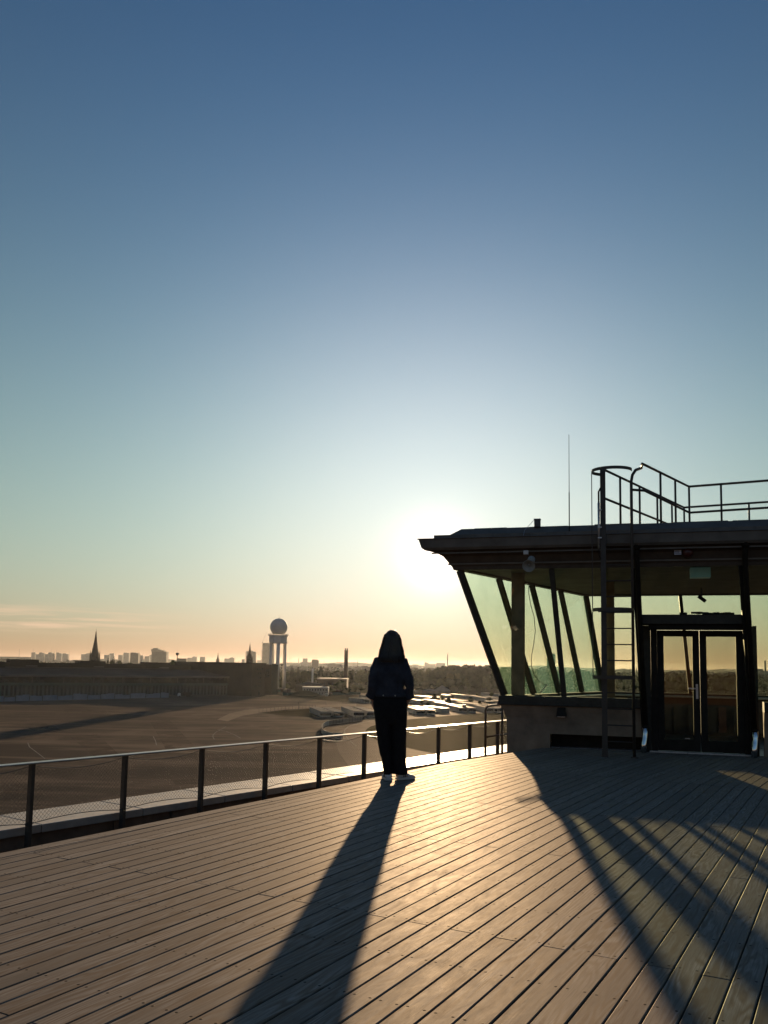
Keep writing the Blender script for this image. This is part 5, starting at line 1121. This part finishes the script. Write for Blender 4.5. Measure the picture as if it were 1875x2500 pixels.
# ------------------------------------------------------------------ container village
ROWS_C = [  # far end (x, y) and near end (x, y) of the roof's middle line, in picture points at roof height, width m, label
 (782, 1726.5, 812, 1737.5, 15, 'left white container block nearest the curved barrier'),
 (858, 1725, 893, 1737, 15, 'second white container block, beside the left arm of the person'),
 (868, 1703, 905, 1706.5, 14, 'lone grey white container block behind the two left blocks'),
 (1000, 1722.5, 1040, 1732.5, 13, 'container row just right of the person with grey front wall'),
 (1042, 1723.5, 1088, 1728.5, 6.5, 'narrow shining container row in front, right of centre'),
 (1108, 1719.5, 1142, 1728, 12, 'wide container row with a dark roof box on it'),
 (1172, 1720.5, 1206, 1728.5, 12, 'container row ending behind the grab frame'),
 (1068, 1714, 1112, 1720.5, 6.5, 'brightest container roof in the middle of the village'),
 (1038, 1707, 1082, 1713, 6.5, 'middle container row left of the brightest roof'),
 (1122, 1713.5, 1174, 1720, 6.5, 'middle container row right of the brightest roof'),
 (1094, 1706, 1136, 1711.5, 6.5, 'middle container row behind the brightest roof'),
 (1150, 1697, 1216, 1709.5, 6.5, 'long diagonal container row at the right edge of the village'),
 (1002, 1706, 1026, 1710, 6.5, 'short dark fronted container row close beside the person'),
 (1012, 1697.5, 1062, 1702, 11, 'broad container hall in front of the two pointed tents'),
 (1105, 1693.5, 1142, 1697.5, 6.5, 'rear container row right of the pointed tents'),
 (1083, 1695, 1095, 1697, 6, 'small bright container at the foot of the right tent'),
 (1186, 1699, 1222, 1706, 6, 'outer right container row beside the tower window'),
 (1180, 1690.5, 1222, 1694.5, 6, 'rear right container row below the wood'),
 (1240, 1700, 1300, 1708, 7, 'container row seen through the left cab window'),
 (885, 1697, 915, 1699, 8, 'rearmost low container left of the person')]
CH = 2.8
for xf, yf, xn, yn, wdt, lab in ROWS_C:
    a, b = gr(xf, yf, GZ + CH), gr(xn, yn, GZ + CH); d = (b - a); L = d.length; d.normalize(); n = Vector((-d.y, d.x, 0)) * wdt * 0.40
    t_ = thing('container_row', lab, 'container housing', ((a.x + b.x) / 2, (a.y + b.y) / 2, GZ), 'white container rows of the village')
    nm = max(3, min(14, round(L / 3.4))); halves = ((-1, -0.16), (0.16, 1)) if wdt > 9 else ((-1, 1),)
    for h0_, h1_ in halves:
        for k in range(nm):
            p, q = a + d * (L * k / nm + 0.08), a + d * (L * (k + 1) / nm - 0.08); zo = rnd.uniform(-0.05, 0.05)
            pl = [(p + n * h0_).xy, (q + n * h0_).xy, (q + n * h1_).xy, (p + n * h1_).xy]
            mo = MB().prism(pl, GZ, GZ + CH - 0.1 + zo).build('module', M_contw, t_)
            e = 0.15; p2, q2 = p - d * 0.03, q + d * 0.03; pl = [(p2 + n * h0_ * 1.01).xy, (q2 + n * h0_ * 1.01).xy, (q2 + n * h1_ * 1.01).xy, (p2 + n * h1_ * 1.01).xy]
            tl = rnd.uniform(-0.03, 0.03)
            MB().hexa([(v.x, v.y, GZ + CH - 0.1 + zo) for v in pl], [(v.x, v.y, GZ + CH + 0.05 + zo + (tl if i in (0, 3) else -tl)) for i, v in enumerate(pl)]).build('module_roof', M_controof, mo)
        if wdt > 9:
            for k in range(nm):
                q = b + n * (h0_ + (h1_ - h0_) * (k + 0.5) / nm) + d * 0.02; MB().box((q.x, q.y, GZ + 1.5), (0.9, 0.12, 1.2), math.atan2(n.y, n.x)).build('window', M_window, t_)
p = gr(1133, 1726, GZ + CH); MB().box((p.x, p.y, GZ + CH + 0.75), (2.0, 2.0, 1.4)).build('roof_plant', M_steel, [o for o in bpy.data.objects if o.get('label', '').startswith('wide container row')][0])
for i, (x, y) in enumerate(((1000, 1705), (1060, 1704), (1095, 1716), (1030, 1716), (1150, 1712), (1105, 1702), (1172, 1716), (1195, 1711), (1145, 1690), (1120, 1689), (1165, 1692), (1200, 1695), (1080, 1706), (1045, 1719))):
    q = gpt(x, y + 8); tree('b', q.x, q.y, rnd.uniform(3.5, 6), 'small round shrub tree standing in the gaps between container rows', 'shrub trees between the containers', wide=0.9)
for xa, ya, x0, x1, yb, lab in ((1052, 1682, 1028, 1074, 1694, 'lower brown pointed tent left of the tall tent'), (1076, 1673.5, 1059, 1103, 1693, 'tallest brown pointed tent behind the containers'), (1010, 1684, 990, 1024, 1694, 'pointed tent half hidden by the right arm of the person')):
    Yt = gpt((x0 + x1) / 2, yb).y; c = gpt((x0 + x1) / 2, yb); w = (x1 - x0) / 2 * Yt / PF; za = at(xa, ya, Yt + w).z
    t_ = thing('pointed_tent', lab, 'tent', (c.x, c.y + w, GZ)); m = MB(); nseg = 8
    rings_ = []
    for f, hh in ((1.0, 2.6), (0.66, 0.38), (0.36, 0.66), (0.12, 0.93), (0.03, 1.0)):
        z = GZ + (2.6 if f == 1.0 else 2.6 + (za - GZ - 2.6) * hh); rings_.append([(c.x + w * f * math.cos(R(22.5 + 45 * k)), c.y + w + w * f * math.sin(R(22.5 + 45 * k)), z) for k in range(nseg)])
    m.rings(rings_); m.build('canopy', M_tent, t_)
    m = MB(); m.rings([[(c.x + w * 0.97 * math.cos(R(22.5 + 45 * k)), c.y + w + w * 0.97 * math.sin(R(22.5 + 45 * k)), z) for k in range(nseg)] for z in (GZ, GZ + 2.59)]); m.build('side_wall', M_tent, t_)
    for k in range(nseg): MB().tube([Vector(r[k]) + dz * 0.06 for r in rings_], 0.16, 4).build('canopy_seam', M_controof, t_)
# lamp masts
def mast(x, yb, yt, Y, label, head=False):
    p = at(x, yb, Y); t_ = thing('lamp_mast', label, 'mast', (p.x, p.y, p.z)); q = at(x, yt, Y); MB().tube([p, Vector((p.x, p.y, q.z))], [0.14, 0.09], 6).build('pole', M_steel, t_)
    if head: MB().box((p.x, p.y, q.z), (2.6, 0.6, 3.6)).build('lamp_head', M_steel, t_)
mast(728.5, 1731, 1713, 450, 'thin lamp mast standing in the wire fence left of the containers')
mast(796, 1722, 1710, 520, 'thin lamp mast behind the left container block')
p = at(432, 1620, 800); t_ = thing('flood_mast', 'floodlight mast rising above the hangar roof left of the radar tower', 'mast', (p.x, p.y, GZ)); zq = at(432, 1601, 800).z
MB().tube([(p.x, p.y, GZ), (p.x, p.y, zq)], [0.5, 0.35], 6).build('pole', M_steel, t_); m = MB(); m.lathe([(0.4, 0), (1.6, 1.6), (1.5, 2.4), (0.6, 3.0)], (p.x, p.y, zq), 8); m.build('lamp_head', M_steel, t_)

# ------------------------------------------------------------------ city beyond: churches, towers, blocks
def church(x, ybase, yshoulder, ytip, wpx, Y, label, mat=M_brick, pinn=True):
    p = at(x, ybase, Y); zb_ = GZ; z1, z2 = at(x, yshoulder, Y).z, at(x, ytip, Y).z; w = wpx * Y / PF
    t_ = thing('church_tower', label, 'church tower', (p.x, p.y, GZ))
    MB().box((p.x, p.y, (zb_ + z1) / 2), (w, w, z1 - zb_)).build('tower', mat, t_)
    m = MB(); m.lathe([(w * 0.62, z1), (w * 0.44, z1 + (z2 - z1) * 0.22), (w * 0.20, z1 + (z2 - z1) * 0.62), (w * 0.05, z2 - 0.5), (w * 0.03, z2)], (p.x, p.y, 0), 8, phase=R(22.5)); m.build('spire', mat, t_)
    MB().tube([(p.x, p.y, z2 - 0.3), (p.x, p.y, z2 + (z2 - z1) * 0.10)], w * 0.025, 4).build('spire_cross', M_steel, t_)
    if pinn:
        for a in (45, 135, 225, 315):
            q = Vector((p.x + w * 0.55 * math.cos(R(a)) * 1.25, p.y + w * 0.55 * math.sin(R(a)) * 1.25, 0)); m = MB(); m.lathe([(w * 0.10, z1 - (z2 - z1) * 0.25), (w * 0.10, z1 - 0.02 * w), (w * 0.015, z1 + (z2 - z1) * 0.26)], q, 6); m.build('pinnacle', mat, t_)
        for s in (-0.2, 0.2): MB().box((p.x + s * w, p.y - w / 2, z1 - (z2 - z1) * 0.18), (w * 0.12, 0.3, (z2 - z1) * 0.16)).build('belfry_window', M_window, t_)
church(231, 1616, 1604, 1541, 17.5, 1150, 'tall dark church spire with four pinnacles above the left hangar roof')
church(531.5, 1618, 1613, 1594, 6.5, 2300, 'small slim church spire left of the head building')
church(609, 1622, 1611, 1572, 13, 1000, 'dark pointed church spire in front of the hazy apartment tower')
church(623, 1623, 1620, 1612, 2.4, 1500, 'tiny spire just right of the dark pointed church spire', pinn=False)
church(710.5, 1640, 1632, 1624, 3, 1700, 'little spire in the wood right of the radar tower', pinn=False)
church(873, 1630, 1624, 1611, 3.2, 5000, 'faint distant spire between the brick chimney and the person', pinn=False)
church(131.5, 1600, 1596, 1588.5, 1.6, 6000, 'faint needle spire among the far left tower blocks', pinn=False)
church(1538.5, 1645, 1641, 1629, 3.2, 2400, 'left one of the twin spires seen between the ladder rungs', pinn=False)
church(1554.7, 1645, 1640, 1626, 3.6, 2400, 'right one of the twin spires seen beside the ladder', pinn=False)
def block(x0, x1, yt, Y, label, mat=M_block, steps=None, group=None, win=False, depth=None, name='apartment_block'):
    a, b = at(x0, 1640, Y), at(x1, 1640, Y); w = b.x - a.x; t_ = thing(name, label, 'building', ((a.x + b.x) / 2, Y, GZ), group); dp = depth or max(12, w * 0.6)
    zt_ = at((x0 + x1) / 2, yt, Y).z; MB().prism([(a.x, Y), (b.x, Y), (b.x, Y + dp), (a.x, Y + dp)], GZ, zt_).build('wall', mat, t_)
    for sx0, sx1, sy in steps or ():
        p, q = at(sx0, sy, Y), at(sx1, sy, Y); MB().prism([(p.x, Y + 0.5), (q.x, Y + 0.5), (q.x, Y + dp - 0.5), (p.x, Y + dp - 0.5)], zt_ - 0.2, at((sx0 + sx1) / 2, sy, Y).z).build('roof_storey', mat, t_)
    if win:
        nf = max(2, int((zt_ - at(0, 1625, Y).z) / 3.2)); 
        for k in range(nf):
            z = zt_ - 2.2 - k * 3.2; MB().box(((a.x + b.x) / 2, Y - 0.1, z), (w * 0.9, 0.3, 1.3)).build('window_band', M_window, t_)
    return t_
G_ = 'far tower blocks on the left skyline'
LB = 'hazy grey tower block standing far off on the left skyline'
FAR_LABELS = [
 'narrow hazy tower block, leftmost of the row left of the tall spire',
 'low hazy block just right of the leftmost narrow tower block',
 'hazy tower block with raised roof storey, third from the left skyline end',
 'lower hazy block in the middle of the row left of the tall spire',
 'hazy tower block with a wide raised roof storey left of the needle spire',
 'hazy tower block with a raised left roof corner right of the needle spire',
 'hazy block with a stepped top ending the row left of the tall spire',
 'hazy block just left of the tall dark church spire, lower half of a pair',
 'hazy block partly hidden by the tall dark church spire, higher half of a pair',
 'hazy block right of the tall dark church spire, lower half of a pair',
 'hazy block right of the tall dark church spire, higher half of a pair',
 'hazy narrow block left of the wide block beside the dark flat topped tower',
 'hazy wide block with a raised roof behind the dark flat topped tower',
 'hazy low block just right of the dark flat topped tower',
 'hazy low block left of the largest stepped tower block',
 'hazy sliver of a block touching the left side of the largest stepped tower',
 'hazy low block right of the floodlight mast, left of a triple group',
 'hazy block with a raised roof in the middle of a triple group',
 'hazy block at the right end of a triple group above the hangar roof',
 'hazy block right of the small slim church spire, left of a pair',
 'hazy block with a raised roof, right of a pair past the slim spire',
 'hazy low block left of the apartment tower behind the pointed spire',
 'hazy low block between the apartment tower and the tallest high rise']
for (x0, x1, y, st), LB in zip(((74, 83, 1592.5, None), (85, 94, 1597, None), (93, 105, 1594.5, ((96, 103, 1592.8),)), (108, 116, 1597, None), (115, 129, 1595, ((118, 126, 1592.6),)), (134.5, 148, 1595, ((137, 144, 1593),)), (150, 163.5, 1597, ((153, 161, 1595.3),)), (196, 208, 1597, None), (208, 221, 1595, None), (252.5, 265, 1598.8, None), (265, 275.7, 1595, None), (287, 298, 1599, None), (299, 313, 1594.5, ((302, 311, 1593.2),)), (336, 347, 1600, None), (351.6, 363, 1602, None), (363, 369, 1599, None), (456, 468, 1605.5, None), (468, 479, 1604, ((470, 477, 1602.6),)), (487, 499, 1603.5, None), (546.6, 559, 1607.6, None), (559, 571, 1606, ((562, 569, 1604.8),)), (589, 597, 1609, None), (627, 637, 1612, None)), FAR_LABELS):
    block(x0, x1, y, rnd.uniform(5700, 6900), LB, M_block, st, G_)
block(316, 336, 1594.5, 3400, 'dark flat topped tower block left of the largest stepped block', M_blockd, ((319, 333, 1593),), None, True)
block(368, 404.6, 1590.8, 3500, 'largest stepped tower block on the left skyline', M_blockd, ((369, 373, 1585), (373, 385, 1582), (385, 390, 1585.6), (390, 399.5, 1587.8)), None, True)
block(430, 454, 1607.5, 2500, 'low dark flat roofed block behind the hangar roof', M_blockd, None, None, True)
t_ = block(600, 622.5, 1591, 3700, 'hazy apartment tower with balconied sides behind the dark church spire', M_block, ((601, 606, 1589.5), (609, 618, 1588.8)), None, True)
for k in range(9):
    for x in (598.2, 622.6): p, q = at(x, 1593 + k * 3.2, 3698), at(x + 2.4, 1591.6 + k * 3.2, 3698); MB().box(((p.x + q.x) / 2, 3706, (p.z + q.z) / 2), (q.x - p.x, 8, abs(q.z - p.z))).build('balcony', M_block, t_)
t_ = block(638.5, 667, 1571.5, 3800, 'tallest hazy high rise tower directly behind the radar tower', M_block, ((643, 664, 1569.8),), None, True)
for k in range(10):
    for x in (636.6, 667): p, q = at(x, 1590 + k * 4.2, 3798), at(x + 2, 1588 + k * 4.2, 3798); MB().box(((p.x + q.x) / 2, 3806, (p.z + q.z) / 2), (q.x - p.x, 6, abs(q.z - p.z))).build('balcony', M_block, t_)
block(732, 759.6, 1616.5, 5200, 'broad hazy block with a raised middle right of the radar tower', M_block, ((739, 750.5, 1607.5),))
block(760.3, 777.6, 1612, 2800, 'boxy office block with dark top left of the twin flue chimney', M_blockd, ((762, 776, 1610),), None, True)
block(1006, 1022, 1622, 6600, 'faint low city block just right of the person', M_block)
block(1036.5, 1046, 1618, 6300, 'faint stepped city block left of the white mast', M_block, ((1037, 1041, 1616.8),)); block(1046, 1063, 1621, 6350, 'lower part of the faint stepped city block left of the white mast', M_block)
block(1065, 1087, 1618.5, 6200, 'faint broad city block beside the white mast', M_block)
block(1343.6, 1356, 1598, 1500, 'round shouldered tower block seen through the left cab windows', M_block, ((1345, 1354.5, 1595.5),), None, True); block(1338, 1344, 1606, 1502, 'lower wing of the tower block seen through the left cab windows', M_block)
for i, (x0, x1, y) in enumerate(((1320, 1334, 1629), (1372, 1382, 1630), (1650, 1662, 1637), (1664, 1676, 1636), (1678, 1690, 1637), (1692, 1699, 1638), (1737, 1744, 1640), (1760, 1773, 1641), (1784, 1796, 1640))):
    block(x0, x1, y, rnd.uniform(2000, 2600), 'small pale block on the skyline seen through the cab windows', M_block, None, 'small blocks seen through the cab')
t_ = thing('power_station', 'dark factory block with tall stack at the right picture edge behind the glass', 'power station', (polar(1865, 1600), 1600, GZ))
bx('wall', 1853, 1890, 1660, 1638, 1600, 40, M_blockd, t_); bx('boiler_house', 1856, 1864, 1640, 1633, 1600, 20, M_blockd, t_); p = at(1868.6, 1640, 1600)
MB().tube([(p.x, p.y, GZ), (p.x, p.y, at(1868, 1612.5, 1600).z)], [2.0, 1.6], 10).build('stack', M_blockd, t_)
t_ = thing('white_mast', 'slim white pointed mast above the wood right of the person', 'mast', (polar(1092.6, 2300), 2300, GZ)); p = at(1092.6, 1640, 2300)
MB().lathe([(1.6, GZ), (1.5, at(1092, 1604, 2300).z), (0.9, at(1092, 1599, 2300).z), (0.15, at(1092, 1594.5, 2300).z)], (p.x, p.y, 0), 10).build('shaft', M_radar, t_, smooth=True)
t_ = thing('far_chimney', 'thin distant chimney left of the broad hazy block', 'chimney', (polar(729, 3200), 3200, GZ)); p = at(729, 1630, 3200)
MB().tube([(p.x, p.y, GZ), (p.x, p.y, at(729, 1608, 3200).z)], [2.0, 1.2], 8).build('shaft', M_block, t_)
def crane(x, ybase, ytop, x2, y2, Y, label):
    p = at(x, ybase, Y); t_ = thing('tower_crane', label, 'crane', (p.x, p.y, p.z)); q = at(x, ytop, Y); e = at(x2, y2, Y); w = 0.35 * Y / PF
    MB().tube([Vector((p.x, p.y, GZ)), q], w, 4).build('crane_mast', M_steel, t_); MB().tube([q - (e - q) * 0.22, e], [w * 0.9, w * 0.4], 4).build('crane_jib', M_steel, t_)
    MB().box(tuple(q - (e - q) * 0.2), (w * 5, w * 3, w * 4)).build('counterweight', M_steel, t_)
crane(642, 1571, 1565, 651, 1544, 3790, 'crane with raised jib on the tallest high rise')
crane(582, 1625, 1614.5, 573, 1616, 3000, 'small crane on the skyline left of the dark pointed spire')
crane(879, 1628, 1619.5, 886, 1620.5, 3100, 'faint crane right of the faint distant spire')
crane(240, 1604, 1594, 268, 1595.5, 3300, 'flat jib crane right of the tall dark church spire')
for (x, y0, y1), lab in zip(((47, 1600, 1584), (81, 1594, 1584), (125, 1594, 1584), (138, 1594, 1586.5), (168.5, 1606, 1589), (706, 1622, 1606), (710, 1624, 1603), (791, 1620, 1612), (823, 1620, 1608)),
    ('thin radio mast farthest left on the skyline', 'thin radio mast on the leftmost narrow tower block', 'thin radio mast just left of the needle spire', 'thin radio mast just right of the needle spire', 'thin radio mast right of the block row, left of the tall spire',
     'shorter of two thin masts right of the radar tower', 'taller of two thin masts right of the radar tower', 'short thin mast above the wood left of the twin flue chimney', 'thin mast just left of the twin flue chimney')):
    p = at(x, y0, 3500); t_ = thing('radio_mast', lab, 'mast', (p.x, p.y, GZ), 'thin radio masts on the skyline'); MB().tube([(p.x, p.y, GZ), (p.x, p.y, at(x, y1, 3500).z)], [0.9, 0.4], 4).build('pole', M_steel, t_)
# low roofs and hills closing the view
r5 = random.Random(21)
for k in range(150):
    Y = r5.uniform(1800, 6600); x = r5.uniform(-30, 1060) if k < 120 else r5.uniform(1240, 1900); w = r5.uniform(14, 60); hgt = r5.uniform(14, 24) * (1.0 if Y < 3000 else 1.25)
    X = polar(x, Y); t_ = thing('town_house_block', 'low hazy city block among the far roofs of the town', 'building', (X, Y, GZ), 'far roofs of the town')
    MB().box((X, Y, GZ + hgt / 2), (w, w * 0.5, hgt), r5.uniform(-0.4, 0.4)).build('wall', (M_block, M_blockd, M_brick)[k % 3], t_)
    MB().prism([(X - w * 0.3, Y - 2), (X + w * 0.1, Y - 2), (X + w * 0.1, Y + 2), (X - w * 0.3, Y + 2)], GZ + hgt, GZ + hgt + 2.5).build('roof_storey', M_blockd, t_)
m = MB(); n = 90; prof = []
for k in range(n + 1):
    x = -900 + 3700 * k / n; Y = 7500; y = 1606 + 0.0175 * (x) * 1.0 + 3.0 * math.sin(x * 0.013) + 1.6 * math.sin(x * 0.041 + 1) - (5.5 * math.exp(-((x - 40) / 90.0) ** 2)); p = at(x, min(y, 1647), Y); prof.append((p.x, max(2.0, p.z)))
for (xa, za), (xb, zb2) in zip(prof, prof[1:]): m.poly((xa, 7100, GZ), (xb, 7100, GZ), (xb, 7500, zb2), (xa, 7500, za)); m.poly((xa, 7500, za), (xb, 7500, zb2), (xb, 8300, GZ), (xa, 8300, GZ))
m.build('hills', M_land, None, smooth=True, kind='structure')
wood = MB(); r6 = random.Random(5)
for k in range(9000):
    Y = r6.uniform(1500, 4200); x = r6.uniform(-100, 2100); X = polar(x, Y); z = GZ + r6.uniform(3, 15 + 4 * (Y > 2500)); s = r6.uniform(2.0, 4.5)
    v = Vector((r6.gauss(0, 1), r6.gauss(0, 1), r6.gauss(0, 1))).normalized(); a = v.orthogonal().normalized(); b = v.cross(a); c = Vector((X, Y, z)); wood.poly(c - a * s, c - b * s, c + a * s, c + b * s)
o = bpy.data.objects.new('far_wood', wood.mesh('far_wood', M_leafd, recalc=False)); COL.objects.link(o); o['kind'] = 'stuff'; o['label'] = 'dark tree tops mixed into the distant town'
# birds in the sky left of the church
for x, y in ((517.5, 1605), (631, 1598.5)):
    p = at(x, y, 300); o = MB(); o.poly(p + Vector((-0.5, 0, 0.18)), p + Vector((-0.1, 0.2, 0.05)), p + Vector((0, 0, 0)), p + Vector((-0.1, -0.15, -0.02))); o.poly(p + Vector((0.5, 0, 0.25)), p + Vector((0.1, 0.2, 0.05)), p, p + Vector((0.1, -0.15, -0.02))); o.rings([ell(p.x, p.y + q, p.z + dzz, r_, r_, 6) for q, dzz, r_ in ((-0.25, -0.02, 0.02), (-0.1, -0.01, 0.07), (0.1, 0.01, 0.06), (0.24, 0.03, 0.02))])
    b_ = o.build('bird', M_dark); b_['label'] = 'small dark bird flying left of the pointed church spire' if x < 600 else 'small dark bird flying between the two hazy high rises'; b_['category'] = 'bird'
